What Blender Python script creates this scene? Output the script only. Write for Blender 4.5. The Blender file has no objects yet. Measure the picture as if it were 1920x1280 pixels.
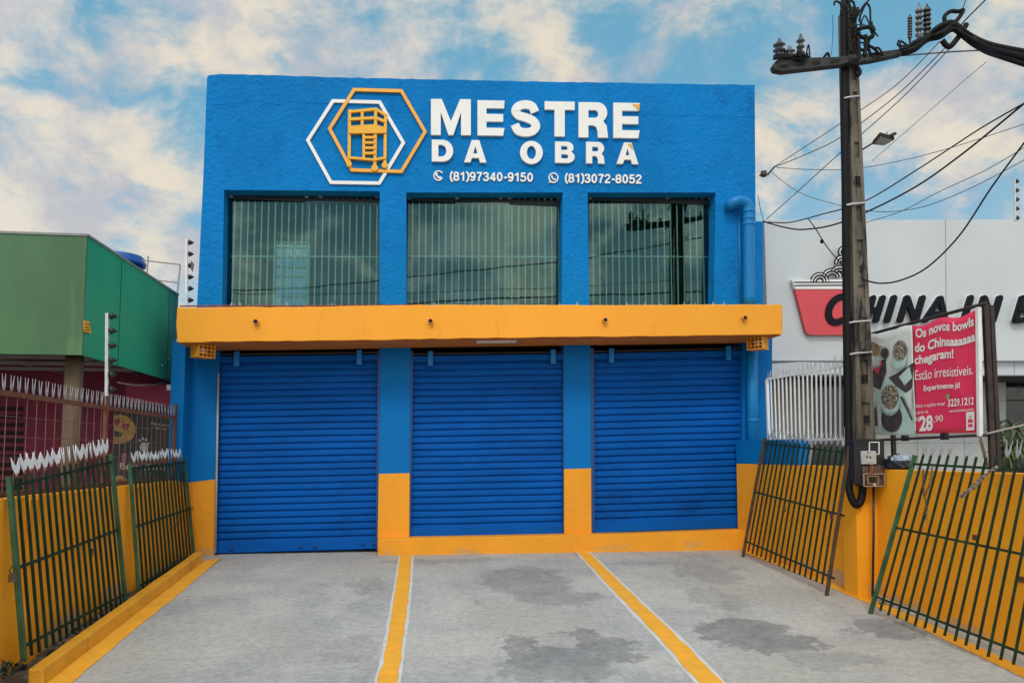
import bpy, bmesh, math, random
from mathutils import Vector, Matrix, noise as mnoise
random.seed(7)
scene = bpy.context.scene
col = scene.collection

# ------------------------------------------------------------------ camera
# World: +Y runs up the driveway towards the shop, +X along its front, z = 0 at the foot of the front.
FPX, HOR, CX = 1430.0, 850.0, 960.0
TH = math.atan(.075)
CYP = HOR - FPX*math.tan(TH)
PSI = math.atan(170*math.cos(TH)/FPX)
cF = Vector((math.sin(PSI)*math.cos(TH), math.cos(PSI)*math.cos(TH), math.sin(TH)))
cR = Vector((math.cos(PSI), -math.sin(PSI), 0))
cU = cR.cross(cF)
EYE = Vector((0, 0, 1.7))
cam = bpy.data.cameras.new("camera"); camo = bpy.data.objects.new("camera", cam); col.objects.link(camo)
m = Matrix((cR, cU, -cF)).transposed().to_4x4(); m.translation = EYE
camo.matrix_world = m
cam.sensor_width = 36; cam.lens = 36*FPX/1920
cam.shift_y = (CYP-640)/1920
cam.clip_end = 3000; cam.clip_start = .05
scene.camera = camo
scene.render.resolution_x, scene.render.resolution_y = 1024, 682

# ------------------------------------------------------------------ world and sun
SUN_EL, SUN_AZ = math.radians(46), math.radians(193)      # azimuth from +Y clockwise: behind the camera, to its left
world = bpy.data.worlds.new("World"); scene.world = world; world.use_nodes = True
def build_world():
    nt = world.node_tree; N = nt.nodes; L = nt.links; N.clear()
    def nd(t, **k):
        n = N.new(t)
        for a, b in k.items(): setattr(n, a, b)
        return n
    def math_(op, a, b=None, clamp=False):
        n = nd('ShaderNodeMath', operation=op); n.use_clamp = clamp
        for i, v in enumerate((a, b)):
            if v is None: continue
            if hasattr(v, 'links'): L.new(v, n.inputs[i])
            else: n.inputs[i].default_value = v
        return n.outputs[0]
    def mix(fac, a, b):
        n = nd('ShaderNodeMix', data_type='RGBA')
        if hasattr(fac, 'links'): L.new(fac, n.inputs[0])
        else: n.inputs[0].default_value = fac
        for i, v in ((6, a), (7, b)):
            if hasattr(v, 'links'): L.new(v, n.inputs[i])
            else: n.inputs[i].default_value = (*v, 1)
        return n.outputs[2]
    def mrange(v, a, b, c=0, d=1, smooth=True):
        n = nd('ShaderNodeMapRange'); n.interpolation_type = 'SMOOTHSTEP' if smooth else 'LINEAR'
        L.new(v, n.inputs[0])
        for i, x in zip((1, 2, 3, 4), (a, b, c, d)): n.inputs[i].default_value = x
        return n.outputs[0]
    tc = nd('ShaderNodeTexCoord')
    sep = nd('ShaderNodeSeparateXYZ'); L.new(tc.outputs['Generated'], sep.inputs[0])
    z = math_('MAXIMUM', sep.outputs[2], 0.0)
    zd = math_('ADD', z, .55)
    comb = nd('ShaderNodeCombineXYZ')
    L.new(math_('DIVIDE', sep.outputs[0], zd), comb.inputs[0]); L.new(math_('DIVIDE', sep.outputs[1], zd), comb.inputs[1])
    comb.inputs[2].default_value = CLOUD_SEED
    def noise(scale, detail, rough, dist=0, off=(0, 0, 0)):
        mp = nd('ShaderNodeMapping'); L.new(comb.outputs[0], mp.inputs[0]); mp.inputs[1].default_value = off
        n = nd('ShaderNodeTexNoise'); L.new(mp.outputs[0], n.inputs[0])
        n.inputs['Scale'].default_value = scale; n.inputs['Detail'].default_value = detail
        n.inputs['Roughness'].default_value = rough; n.inputs['Distortion'].default_value = dist
        return n.outputs[0]
    sky = nd('ShaderNodeTexSky', sky_type='NISHITA'); sky.sun_disc = False
    sky.sun_elevation = SUN_EL; sky.sun_rotation = SUN_AZ
    sky.air_density = 1.0; sky.dust_density = .6; sky.ozone_density = 1.2
    cover = math_('ADD', noise(7.8, 11, .62, .3), math_('MULTIPLY', math_('SUBTRACT', noise(2.2, 3, .5, 0, (3, 1, 0)), .5), .55))
    # cloud banks and clear gaps that lie in given directions of the sky
    for az, el, sx, sy, amt in CLOUD_BANKS:
        a, e = math.radians(az), math.radians(el)
        d = Vector((math.sin(a)*math.cos(e), math.cos(a)*math.cos(e), math.sin(e)))
        rt = Vector((math.cos(a), -math.sin(a), 0)); up = rt.cross(d)
        acc = None
        for ax, s in ((rt, sx), (up, sy), (d, 60)):
            vm = nd('ShaderNodeVectorMath', operation='SUBTRACT'); L.new(tc.outputs['Generated'], vm.inputs[0]); vm.inputs[1].default_value = d
            dt = nd('ShaderNodeVectorMath', operation='DOT_PRODUCT'); L.new(vm.outputs[0], dt.inputs[0]); dt.inputs[1].default_value = ax
            q = math_('POWER', math_('DIVIDE', math_('ABSOLUTE', dt.outputs['Value']), math.sin(math.radians(s))), 2.0)
            acc = q if acc is None else math_('ADD', acc, q)
        g = math_('MULTIPLY', math_('EXPONENT', math_('MULTIPLY', acc, -1.0)), amt*.40)
        cover = math_('ADD', cover, g)
    mask = mrange(cover, .37, .62)
    haze = mrange(sep.outputs[2], .0, .42, .66, 0)
    mask = math_('MAXIMUM', mask, haze)
    shade = mrange(noise(8, 9, .62, .2, (.05, .12, 2.3)), .36, .60)
    tint = mrange(noise(1.4, 3, .5, 0, (7, 2, 9)), .35, .65)
    lit = mix(tint, (.95, .84, .66), (.93, .87, .77))
    dark = mix(tint, (.52, .58, .68), (.66, .66, .70))
    cc = mix(shade, dark, lit)
    bg1 = nd('ShaderNodeBackground'); bg1.inputs[1].default_value = SKY_STRENGTH
    skyc = mix(.55, sky.outputs[0], (1.6, 4.9, 6.6))
    L.new(skyc, bg1.inputs[0])
    bg2 = nd('ShaderNodeBackground'); bg2.inputs[1].default_value = CLOUD_STRENGTH
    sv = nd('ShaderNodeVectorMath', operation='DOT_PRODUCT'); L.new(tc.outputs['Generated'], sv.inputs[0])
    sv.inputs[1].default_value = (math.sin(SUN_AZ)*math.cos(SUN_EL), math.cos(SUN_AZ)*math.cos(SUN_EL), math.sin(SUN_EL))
    L.new(math_('MULTIPLY', mrange(sv.outputs['Value'], -.25, .95, 1.0, 3.1), CLOUD_STRENGTH), bg2.inputs[1])      # clouds brightened widely towards the sun, added to fill the side walls with light
    L.new(cc, bg2.inputs[0])
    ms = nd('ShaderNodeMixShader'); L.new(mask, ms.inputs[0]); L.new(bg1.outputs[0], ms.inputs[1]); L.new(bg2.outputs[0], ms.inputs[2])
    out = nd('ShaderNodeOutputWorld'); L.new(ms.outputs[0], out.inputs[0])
CLOUD_SEED = 2.3
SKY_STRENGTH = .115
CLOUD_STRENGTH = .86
# azimuth from +Y, elevation, half widths (degrees), amount
CLOUD_BANKS = [(-25, 29.5, 11, 4.5, .16), (-15, 27, 4, 2.5, .12), (-20, 18, 9, 3, .14), (-21, 22.8, 6, .8, -.20), (-6, 31, 5, 2.2, -.22), (4, 29, 6, 2.6, -.16), (10, 34, 6, 2, .16), (-9, 28.5, 3, 1.6, .08),
               (25.5, 35, 6, 1.6, -.22), (27, 32.5, 5, 1.6, .14), (34.5, 29, 4.5, 3, -.24), (40, 30, 2.5, 4, .16), (36, 21.5, 5, 3, .18), (27, 25, 4, 3, .12), (28, 19, 5, 2, .10), (-29, 14, 4, 2, .12)]
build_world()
sl = bpy.data.lights.new("sun", 'SUN'); sl.energy = 1.3; sl.angle = math.radians(16); sl.color = (1, .94, .84)
so = bpy.data.objects.new("sun", sl); col.objects.link(so)
sd = Vector((math.sin(SUN_AZ)*math.cos(SUN_EL), math.cos(SUN_AZ)*math.cos(SUN_EL), math.sin(SUN_EL)))
so.rotation_euler = sd.to_track_quat('Z', 'Y').to_euler(); so.location = sd*40
vs = scene.view_settings
scene.display_settings.display_device = 'sRGB'
vs.view_transform = 'Standard'; vs.look = 'None'; vs.exposure = -0.03; vs.gamma = 1; vs.use_curve_mapping = False
scene.cycles.max_bounces = 8; scene.cycles.transparent_max_bounces = 12
scene.cycles.use_denoising = True

# ------------------------------------------------------------------ measuring: a point of the photograph on a known real plane
def ray(x, y): return cF*FPX + cR*(x-CX) + cU*(CYP-y)
def PY(x, y, Y): d = ray(x, y); return EYE + d*(Y/d.y)
def PX(x, y, X): d = ray(x, y); return EYE + d*(X/d.x)
SLOPE, Y0 = .079, 12.9
def gz(Y): return SLOPE*(Y-Y0) if Y > -2 else SLOPE*(-2-Y0)
def PG(x, y, dz=0.0):
    d = ray(x, y); t = (-SLOPE*Y0 + dz - EYE.z)/(d.z-SLOPE*d.y); return EYE + d*t

# ------------------------------------------------------------------ materials
def nodes_of(name):
    mt = bpy.data.materials.new(name); mt.use_nodes = True
    nt = mt.node_tree; return mt, nt, nt.nodes, nt.links, nt.nodes['Principled BSDF']
def ramp2(N, L, src, a, b):
    n = N.new('ShaderNodeMapRange'); n.interpolation_type = 'SMOOTHSTEP'; L.new(src, n.inputs[0]); n.inputs[1].default_value = a; n.inputs[2].default_value = b
    return n.outputs[0]
def nz(N, L, scale, detail=6, rough=.55, stretch=None, dist=0):
    g = N.new('ShaderNodeNewGeometry'); src = g.outputs['Position']
    if stretch:
        mp = N.new('ShaderNodeMapping'); L.new(src, mp.inputs[0]); mp.inputs[3].default_value = stretch; src = mp.outputs[0]
    n = N.new('ShaderNodeTexNoise'); L.new(src, n.inputs[0]); n.inputs['Scale'].default_value = scale
    n.inputs['Detail'].default_value = detail; n.inputs['Roughness'].default_value = rough; n.inputs['Distortion'].default_value = dist
    return n.outputs[0]
def mixc(N, L, fac, a, b, mode='MIX'):
    n = N.new('ShaderNodeMix'); n.data_type = 'RGBA'; n.blend_type = mode
    if hasattr(fac, 'links'): L.new(fac, n.inputs[0])
    else: n.inputs[0].default_value = fac
    for i, v in ((6, a), (7, b)):
        if hasattr(v, 'links'): L.new(v, n.inputs[i])
        else: n.inputs[i].default_value = (*v, 1)
    return n.outputs[2]
def mulc(c, k): return tuple(min(1, x*k) for x in c)
def paint(name, c, rough=.6, var=.12, vs_=2.0, bumps=(), metal=0, stain=None, stain_t=(.58, .72), stain_scale=3, stretch=None, spec=.5, coat=0):
    mt, nt, N, L, P = nodes_of(name)
    base = mixc(N, L, ramp2(N, L, nz(N, L, vs_, 7, .6, stretch), .3, .7), mulc(c, 1-var), mulc(c, 1+var))
    if stain:
        base = mixc(N, L, ramp2(N, L, nz(N, L, stain_scale, 9, .68, stretch, .4), *stain_t), base, stain)
    L.new(base, P.inputs['Base Color'])
    P.inputs['Metallic'].default_value = metal; P.inputs['Specular IOR Level'].default_value = spec
    if coat: P.inputs['Coat Weight'].default_value = coat; P.inputs['Coat Roughness'].default_value = .25
    rn = N.new('ShaderNodeMapRange'); L.new(nz(N, L, vs_*4, 5), rn.inputs[0])
    rn.inputs[1].default_value = .3; rn.inputs[2].default_value = .7; rn.inputs[3].default_value = max(.02, rough-.08); rn.inputs[4].default_value = min(1, rough+.08)
    L.new(rn.outputs[0], P.inputs['Roughness'])
    prev = None
    for sc, st, di in bumps:
        b = N.new('ShaderNodeBump'); b.inputs['Strength'].default_value = st; b.inputs['Distance'].default_value = di
        L.new(nz(N, L, sc, 8, .6), b.inputs['Height'])
        if prev: L.new(prev, b.inputs['Normal'])
        prev = b.outputs[0]
    if prev: L.new(prev, P.inputs['Normal'])
    return mt
def plain(name, c, rough=.5, metal=0, var=.08): return paint(name, c, rough, var, 6, metal=metal)

BLUE = (.001, .19, .53); ORANGE = (.80, .32, .018)
M = {}
M['wall_blue'] = paint('wall_blue', BLUE, .72, .08, .9, [(3.2, .6, .06), (14, .9, .035), (45, .7, .014)], spec=.14, stain=(.001, .125, .38), stain_t=(.52, .80), stain_scale=2.2, stretch=(1, 1, .45))
M['smooth_blue'] = paint('smooth_blue', (.001, .15, .45), .65, .06, .8, [(4, .25, .02), (40, .2, .006)], spec=.14)
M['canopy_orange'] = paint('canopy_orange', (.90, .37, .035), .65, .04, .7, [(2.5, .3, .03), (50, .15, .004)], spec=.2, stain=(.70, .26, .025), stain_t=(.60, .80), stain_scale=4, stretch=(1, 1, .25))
M['orange'] = paint('orange', ORANGE, .65, .08, .8, [(3, .4, .03), (12, .5, .015), (40, .35, .008)], spec=.3, stain=(.55, .21, .035), stain_t=(.60, .80), stain_scale=3.2, stretch=(1, 1, .5))
M['orange_wall'] = paint('orange_wall', (.90, .365, .015), .65, .07, .7, [(2.2, .4, .04), (30, .3, .008)], stain=(.60, .22, .03), stain_t=(.62, .8), stain_scale=2.4, spec=.25)
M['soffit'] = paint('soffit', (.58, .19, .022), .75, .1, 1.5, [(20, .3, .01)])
M['kerb_yellow'] = paint('kerb_yellow', (.72, .34, .016), .6, .12, 2, [(6, .6, .03), (40, .4, .01)], stain=(.45, .17, .015), stain_t=(.55, .75), stain_scale=2.2)
M['line_yellow'] = paint('line_yellow', (.78, .37, .025), .6, .08, 5, [(60, .3, .005)], stain=(.6, .33, .09), stain_t=(.66, .74), stain_scale=9)
M['line_pale'] = paint('line_pale', (.55, .56, .56), .7, .1, 6, [(60, .3, .004)])
M['shutter'] = paint('shutter', (.0005, .088, .38), .6, .10, 1.2, [(60, .08, .002)], spec=.10, stain=(.001, .05, .23), stain_t=(.48, .80), stain_scale=1.3, stretch=(.6, 1, 1.6))
M['shutter_dark'] = plain('shutter_dark', (.004, .05, .19), .5)
M['void'] = plain('void', (.012, .010, .010), .9)
M['roller'] = plain('roller', (.05, .035, .03), .7)
M['grey_strip'] = plain('grey_strip', (.36, .36, .36), .5)
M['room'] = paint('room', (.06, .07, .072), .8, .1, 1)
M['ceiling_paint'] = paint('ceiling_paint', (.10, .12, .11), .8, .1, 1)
M['mint'] = plain('mint', (.72, .92, .84), .5)
M['rail_dark'] = plain('rail_dark', (.02, .025, .025), .4, .5)
M['clip'] = plain('clip', (.45, .45, .44), .3, .8)
M['letter_white'] = plain('letter_white', (.80, .79, .76), .45, 0, .03)
M['logo_orange'] = plain('logo_orange', (.80, .40, .012), .45, 0, .04)
M['hex_orange'] = plain('hex_orange', (.85, .38, .03), .4, 0, .05)
M['coping'] = paint('coping', (.22, .05, .04), .8, .3, 9)
M['shard'] = plain('shard', (.30, .36, .36), .2)
M['pipe_blue'] = paint('pipe_blue', (.002, .18, .48), .42, .05, 2, spec=.3)
M['pipe_orange'] = paint('pipe_orange', ORANGE, .4, .05, 2)
M['spout'] = plain('spout', (.62, .27, .06), .6)
M['hole_shade'] = plain('hole_shade', (.008, .006, .005), .9)  # near-black colour standing for the shade inside openings
M['cage'] = plain('cage', (.75, .30, .02), .5)
M['white_plastic'] = plain('white_plastic', (.72, .72, .70), .4)
M['green'] = paint('green', (.03, .10, .045), .5, .35, 4, [(30, .2, .003)], stain=(.07, .035, .018), stain_t=(.60, .70), stain_scale=9)
M['green_dark'] = paint('green_dark', (.011, .033, .016), .6, .4, 5, [(30, .2, .003)], spec=.2, stain=(.05, .022, .012), stain_t=(.56, .68), stain_scale=8)
M['rust_post'] = paint('rust_post', (.075, .04, .022), .75, .3, 6, [(40, .4, .004)], stain=(.02, .06, .03), stain_t=(.52, .62), stain_scale=5)
M['silver'] = paint('silver', (.74, .77, .77), .5, .10, 9, metal=.1, stain=(.3, .28, .25), stain_t=(.66, .76), stain_scale=20)
M['silver_dull'] = paint('silver_dull', (.36, .38, .40), .5, .15, 9, metal=.2, stain=(.16, .1, .07), stain_t=(.60, .72), stain_scale=20)
M['rust'] = paint('rust', (.15, .055, .028), .85, .3, 12, [(60, .5, .004)], stain=(.06, .03, .02))
M['wire_rust'] = plain('wire_rust', (.20, .085, .075), .7)
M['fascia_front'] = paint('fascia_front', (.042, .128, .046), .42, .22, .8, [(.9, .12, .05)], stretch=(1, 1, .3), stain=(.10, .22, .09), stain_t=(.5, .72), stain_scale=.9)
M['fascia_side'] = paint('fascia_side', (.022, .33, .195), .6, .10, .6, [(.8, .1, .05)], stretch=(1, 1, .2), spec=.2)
M['fascia_cap'] = plain('fascia_cap', (.22, .24, .22), .4)
M['wood_post'] = paint('wood_post', (.10, .066, .038), .8, .28, 6, [(12, .5, .01)], stretch=(1, 1, .08), stain=(.07, .075, .05), stain_t=(.5, .65), stain_scale=5)
M['roof_under'] = paint('roof_under', (.05, .04, .038), .85, .3, 5, [(6, .5, .03)], stretch=(.25, 4, 1))
M['tube_grey'] = plain('tube_grey', (.30, .27, .26), .5, .2)
M['maroon'] = paint('maroon', (.19, .016, .05), .7, .12, 1.5, [(30, .2, .005)])
M['maroon_light'] = paint('maroon_light', (.30, .022, .07), .55, .1, 1.2)
M['louver_gap'] = plain('louver_gap', (.02, .012, .012), .9)
M['poster_black'] = paint('poster_black', (.012, .016, .015), .45, .3, 6)
M['poster_yellow'] = paint('poster_yellow', (.42, .26, .06), .5, .35, 14)
M['poster_red'] = plain('poster_red', (.28, .02, .04), .5)
M['poster_white'] = plain('poster_white', (.50, .51, .50), .5)
M['poster_cream'] = plain('poster_cream', (.62, .54, .32), .5)
M['poster_pink'] = plain('poster_pink', (.35, .12, .16), .5)
M['brick_brown'] = paint('brick_brown', (.13, .06, .05), .85, .2, 9)
M['tank_blue'] = plain('tank_blue', (.01, .09, .36), .4)
M['black_plastic'] = plain('black_plastic', (.012, .013, .015), .4)
M['insulator_black'] = plain('insulator_black', (.010, .014, .016), .35)
M['galv'] = paint('galv', (.55, .56, .57), .45, .12, 8, metal=.3)
M['concrete_pole'] = paint('concrete_pole', (.135, .115, .092), .85, .4, 7, [(18, .6, .012), (90, .4, .004)], stretch=(1, 1, .16), stain=(.022, .02, .018), stain_t=(.46, .60), stain_scale=6, spec=.2)
M['arm_concrete'] = paint('arm_concrete', (.035, .034, .035), .85, .35, 10, [(20, .6, .01)], stain=(.02, .02, .02), stain_t=(.5, .6), stain_scale=9)
M['cable_black'] = paint('cable_black', (.007, .007, .008), .6, .1, 6, spec=.18)
M['cable_grey'] = plain('cable_grey', (.07, .07, .08), .5)
M['porcelain'] = paint('porcelain', (.022, .02, .02), .25, .4, 20, coat=.4)
M['porcelain_grey'] = paint('porcelain_grey', (.12, .12, .125), .3, .3, 14, coat=.4)
M['china_grey'] = paint('china_grey', (.53, .565, .58), .38, .05, .5, [(1.2, .06, .03)], coat=.1)
M['china_grey_low'] = paint('china_grey_low', (.50, .54, .57), .4, .05, .6)
M['china_stone'] = paint('china_stone', (.36, .33, .29), .7, .08, 2, [(20, .2, .004)])
M['china_tile'] = paint('china_tile', (.40, .41, .39), .55, .06, 3, [(20, .15, .004)])
M['seam'] = plain('seam', (.25, .28, .30), .6)
M['dark_glass'] = paint('dark_glass', (.010, .011, .013), .12, .1, 2)
M['sign_red'] = paint('sign_red', (.62, .045, .06), .4, .06, 1.5, coat=.2)
M['sign_black'] = paint('sign_black', (.004, .005, .010), .45, .1, 6, spec=.15)
M['sign_white'] = plain('sign_white', (.80, .81, .80), .4, 0, .02)
M['white_paint'] = paint('white_paint', (.70, .71, .72), .45, .07, 5)
M['banner_red'] = paint('banner_red', (.78, .035, .105), .45, .06, 2, [(3, .3, .04)], coat=.15)
M['banner_pale'] = paint('banner_pale', (.64, .68, .65), .5, .12, 3, [(3, .3, .04)])
M['banner_teal'] = paint('banner_teal', (.46, .63, .59), .5, .12, 5)
M['banner_shade'] = paint('banner_shade', (.30, .40, .38), .5, .2, 8)
M['banner_dark'] = paint('banner_dark', (.06, .048, .05), .5, .4, 9)
M['banner_food'] = paint('banner_food', (.50, .36, .17), .6, .45, 30, stain=(.09, .05, .03), stain_t=(.48, .6), stain_scale=30)
M['banner_seed'] = paint('banner_seed', (.46, .40, .30), .6, .45, 34, stain=(.045, .03, .024), stain_t=(.42, .56), stain_scale=32)
M['banner_text'] = plain('banner_text', (.80, .78, .76), .5, 0, .03)
M['banner_green'] = plain('banner_green', (.08, .45, .15), .5)
M['frame_dark'] = paint('frame_dark', (.035, .025, .022), .6, .3, 6, metal=.2)
M['meter_clear'] = paint('meter_clear', (.085, .05, .038), .15, .3, 16, coat=.6, stain=(.015, .012, .012), stain_t=(.48, .58), stain_scale=18)
M['meter_trim'] = plain('meter_trim', (.30, .24, .20), .25)
M['meter_grey'] = paint('meter_grey', (.40, .40, .38), .5, .12, 15)
M['copper'] = plain('copper', (.35, .09, .05), .4)
M['bag_navy'] = paint('bag_navy', (.022, .026, .04), .35, .3, 9, [(14, .7, .02)], coat=.2)
M['bag_pale'] = paint('bag_pale', (.32, .38, .48), .35, .2, 12)
M['chain_dark'] = paint('chain_dark', (.16, .12, .08), .45, .3, 20, metal=.6)
M['chain_steel'] = paint('chain_steel', (.40, .37, .32), .35, .3, 20, metal=.7)
M['leaf'] = paint('leaf', (.060, .105, .025), .5, .45, 6, stain=(.20, .19, .06), stain_t=(.58, .7), stain_scale=8)
M['leaf_dark'] = paint('leaf_dark', (.02, .035, .015), .6, .4, 8)
M['bark'] = paint('bark', (.14, .10, .06), .9, .2, 8, [(30, .5, .01)])
M['rubble'] = paint('rubble', (.24, .20, .17), .9, .3, 8, [(14, .6, .02)])
M['soil'] = paint('soil', (.13, .105, .085), .95, .35, 6, [(9, .8, .03)], stain=(.3, .28, .25), stain_t=(.58, .66), stain_scale=7)
M['footing'] = paint('footing', (.42, .38, .33), .85, .15, 4, [(14, .5, .015)])
M['tile_roof'] = paint('tile_roof', (.10, .065, .055), .9, .3, 4)
M['asphalt'] = paint('asphalt', (.055, .055, .057), .85, .2, 3, [(80, .5, .006)])
M['yard'] = paint('yard', (.22, .21, .20), .9, .2, 1.5)
M['strip_light'] = plain('strip_light', (.62, .56, .50), .4)
M['lens'] = plain('lens', (.30, .29, .26), .2)
M['house_wall'] = paint('house_wall', (.42, .40, .37), .8, .1, 1)

def glass_mat():
    mt, nt, N, L, P = nodes_of('green_glass'); N.remove(P)
    tr = N.new('ShaderNodeBsdfTransparent'); tr.inputs[0].default_value = (.74, .86, .82, 1)
    gl = N.new('ShaderNodeBsdfGlossy'); gl.inputs['Roughness'].default_value = .012; gl.inputs[0].default_value = (.66, .95, .95, 1)
    b = N.new('ShaderNodeBump'); b.inputs['Strength'].default_value = .03; b.inputs['Distance'].default_value = .05
    L.new(nz(N, L, .8, 2), b.inputs['Height']); L.new(b.outputs[0], gl.inputs['Normal'])
    fr = N.new('ShaderNodeFresnel'); fr.inputs[0].default_value = 1.55
    ad = N.new('ShaderNodeMath'); ad.operation = 'ADD'; ad.inputs[1].default_value = GLASS_MIRROR; L.new(fr.outputs[0], ad.inputs[0])
    ms = N.new('ShaderNodeMixShader'); L.new(ad.outputs[0], ms.inputs[0]); L.new(tr.outputs[0], ms.inputs[1]); L.new(gl.outputs[0], ms.inputs[2])
    L.new(ms.outputs[0], N['Material Output'].inputs[0]); return mt
GLASS_MIRROR = .0
M['glass'] = glass_mat()
def rear_glass_mat():
    mt, nt, N, L, P = nodes_of('rear_glass'); N.remove(P)
    tr = N.new('ShaderNodeBsdfTransparent'); tr.inputs[0].default_value = (.48, .62, .68, 1); L.new(tr.outputs[0], N['Material Output'].inputs[0]); return mt
M['rear_glass'] = rear_glass_mat()

def concrete_mat():
    """driveway slab: trowelled grey concrete with darker damp-looking repair patches of their own shape"""
    mt, nt, N, L, P = nodes_of('driveway_concrete')
    def mth(op, a, b=None):
        n = N.new('ShaderNodeMath'); n.operation = op
        for i, v in enumerate((a, b)):
            if v is None: continue
            if hasattr(v, 'links'): L.new(v, n.inputs[i])
            else: n.inputs[i].default_value = v
        return n.outputs[0]
    base = mixc(N, L, ramp2(N, L, nz(N, L, .8, 9, .66), .35, .65), (.36, .37, .38), (.475, .48, .465))
    warm = mixc(N, L, ramp2(N, L, nz(N, L, .3, 4, .5), .45, .62), base, (.43, .42, .39))
    sweep = mixc(N, L, mth('MULTIPLY', ramp2(N, L, nz(N, L, 1.5, 9, .7, (1, .35, 1), .6), .55, .70), .55), warm, (.26, .27, .285))
    pale = mixc(N, L, mth('MULTIPLY', ramp2(N, L, nz(N, L, 2.4, 10, .72, (.7, 1.6, 1), .8), .58, .70), .6), sweep, (.50, .50, .49))
    g = N.new('ShaderNodeNewGeometry'); 
    nn = N.new('ShaderNodeTexNoise'); L.new(g.outputs['Position'], nn.inputs[0]); nn.inputs['Scale'].default_value = 2.6; nn.inputs['Detail'].default_value = 9; nn.inputs['Roughness'].default_value = .68
    cv = N.new('ShaderNodeVectorMath'); cv.operation = 'SUBTRACT'; L.new(nn.outputs[1], cv.inputs[0]); cv.inputs[1].default_value = (.5, .5, .5)
    cs = N.new('ShaderNodeVectorMath'); cs.operation = 'SCALE'; L.new(cv.outputs[0], cs.inputs[0]); cs.inputs[3].default_value = 1.25
    ps = N.new('ShaderNodeVectorMath'); ps.operation = 'ADD'; L.new(g.outputs['Position'], ps.inputs[0]); L.new(cs.outputs[0], ps.inputs[1])
    def blobs(LIST, e0, e1):
        tot = None
        for cx_, cy_, rx, ry, amt in LIST:
            s = N.new('ShaderNodeVectorMath'); s.operation = 'SUBTRACT'; L.new(ps.outputs[0], s.inputs[0]); s.inputs[1].default_value = (cx_, cy_, 0)
            d = N.new('ShaderNodeVectorMath'); d.operation = 'MULTIPLY'; L.new(s.outputs[0], d.inputs[0]); d.inputs[1].default_value = (1/rx, 1/ry, 0)
            ln = N.new('ShaderNodeVectorMath'); ln.operation = 'LENGTH'; L.new(d.outputs[0], ln.inputs[0])
            mr = N.new('ShaderNodeMapRange'); mr.interpolation_type = 'SMOOTHSTEP'; L.new(ln.outputs['Value'], mr.inputs[0])
            mr.inputs[1].default_value = e0; mr.inputs[2].default_value = e1; mr.inputs[3].default_value = abs(amt); mr.inputs[4].default_value = 0
            if tot is None: tot = mr.outputs[0]
            elif amt > 0: tot = mth('MAXIMUM', tot, mr.outputs[0])
            else: tot = mth('MULTIPLY', tot, mth('SUBTRACT', 1.0, mr.outputs[0]))
        return tot
    tot = blobs(PATCHES, .90, 1.05)
    pale = mixc(N, L, blobs(PALE, .55, 1.15), pale, (.53, .525, .50))
    tex = mth('MULTIPLY', tot, mth('ADD', .62, mth('MULTIPLY', ramp2(N, L, nz(N, L, 3.5, 10, .75), .35, .65), .45)))
    c = mixc(N, L, tex, pale, (.175, .18, .19))
    fine = mixc(N, L, ramp2(N, L, nz(N, L, 13, 10, .8), .3, .72), mulc((1, 1, 1), .72), (1.10, 1.10, 1.09))
    c = mixc(N, L, 1.0, c, mixc(N, L, ramp2(N, L, nz(N, L, 55, 6, .8), .3, .7), mulc((1, 1, 1), .82), (1.10, 1.10, 1.10)), 'MULTIPLY')
    c = mixc(N, L, mth('MULTIPLY', ramp2(N, L, nz(N, L, 3.0, 10, .78, (.35, 2.2, 1), .4), .56, .64), .35), c, (.24, .245, .25))
    fleck = mth('MULTIPLY', ramp2(N, L, nz(N, L, 5.5, 9, .8, (.55, 1.5, 1), .5), .62, .70), .55)
    c = mixc(N, L, fleck, c, (.56, .56, .55))
    scuff = mth('MULTIPLY', ramp2(N, L, nz(N, L, 4.2, 9, .8, (.7, 1.3, 1), .9), .64, .71), .5)
    c = mixc(N, L, scuff, c, (.20, .205, .21))
    c = mixc(N, L, 1.0, c, fine, 'MULTIPLY')
    L.new(c, P.inputs['Base Color']); P.inputs['Roughness'].default_value = .8
    b = N.new('ShaderNodeBump'); b.inputs['Strength'].default_value = .45; b.inputs['Distance'].default_value = .015; L.new(nz(N, L, 9, 10, .7, (1, .6, 1)), b.inputs['Height'])
    b2 = N.new('ShaderNodeBump'); b2.inputs['Strength'].default_value = .4; b2.inputs['Distance'].default_value = .004; L.new(nz(N, L, 90, 5, .6), b2.inputs['Height'])
    L.new(b.outputs[0], b2.inputs['Normal']); L.new(b2.outputs[0], P.inputs['Normal']); return mt
PATCHES = []
for (x, y, rx, ry, amt) in [(985, 1090, .62, .95, .62), (1060, 1120, .55, .35, .45), (1000, 1222, .34, .55, .75), (1090, 1215, .62, .6, .75), (1045, 1262, .6, .3, .5), (1045, 1205, .22, .30, -.95),
                            (1390, 1180, .62, .42, .8), (1450, 1205, .55, .3, .8), (1340, 1120, .35, .5, .35), (1665, 1180, .42, .42, .75), (690, 1095, .22, .45, .35), (820, 1050, .9, .2, .4), (1330, 1075, .5, .7, .4), (1560, 1235, .6, .25, .35), (660, 1215, .25, .5, .35), (1240, 1055, 1.0, .16, .3)]:
    p = PG(x, y); PATCHES.append((p.x, p.y, rx, ry, amt))
PALE = []
for (x, y, rx, ry, amt) in [(1160, 1092, .75, .5, .6), (1270, 1120, .6, .7, .65), (1470, 1082, 1.0, .6, .6), (835, 1120, .5, 1.0, .4), (880, 1210, .8, .6, .45), (1500, 1170, .5, .5, .5), (640, 1120, .25, 1.0, .5), (420, 1200, .5, .7, .3), (1240, 1240, .5, .4, .5), (560, 1080, .6, .3, .25)]:
    p = PG(x, y); PALE.append((p.x, p.y, rx, ry, amt))
M['concrete'] = concrete_mat()

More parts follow.
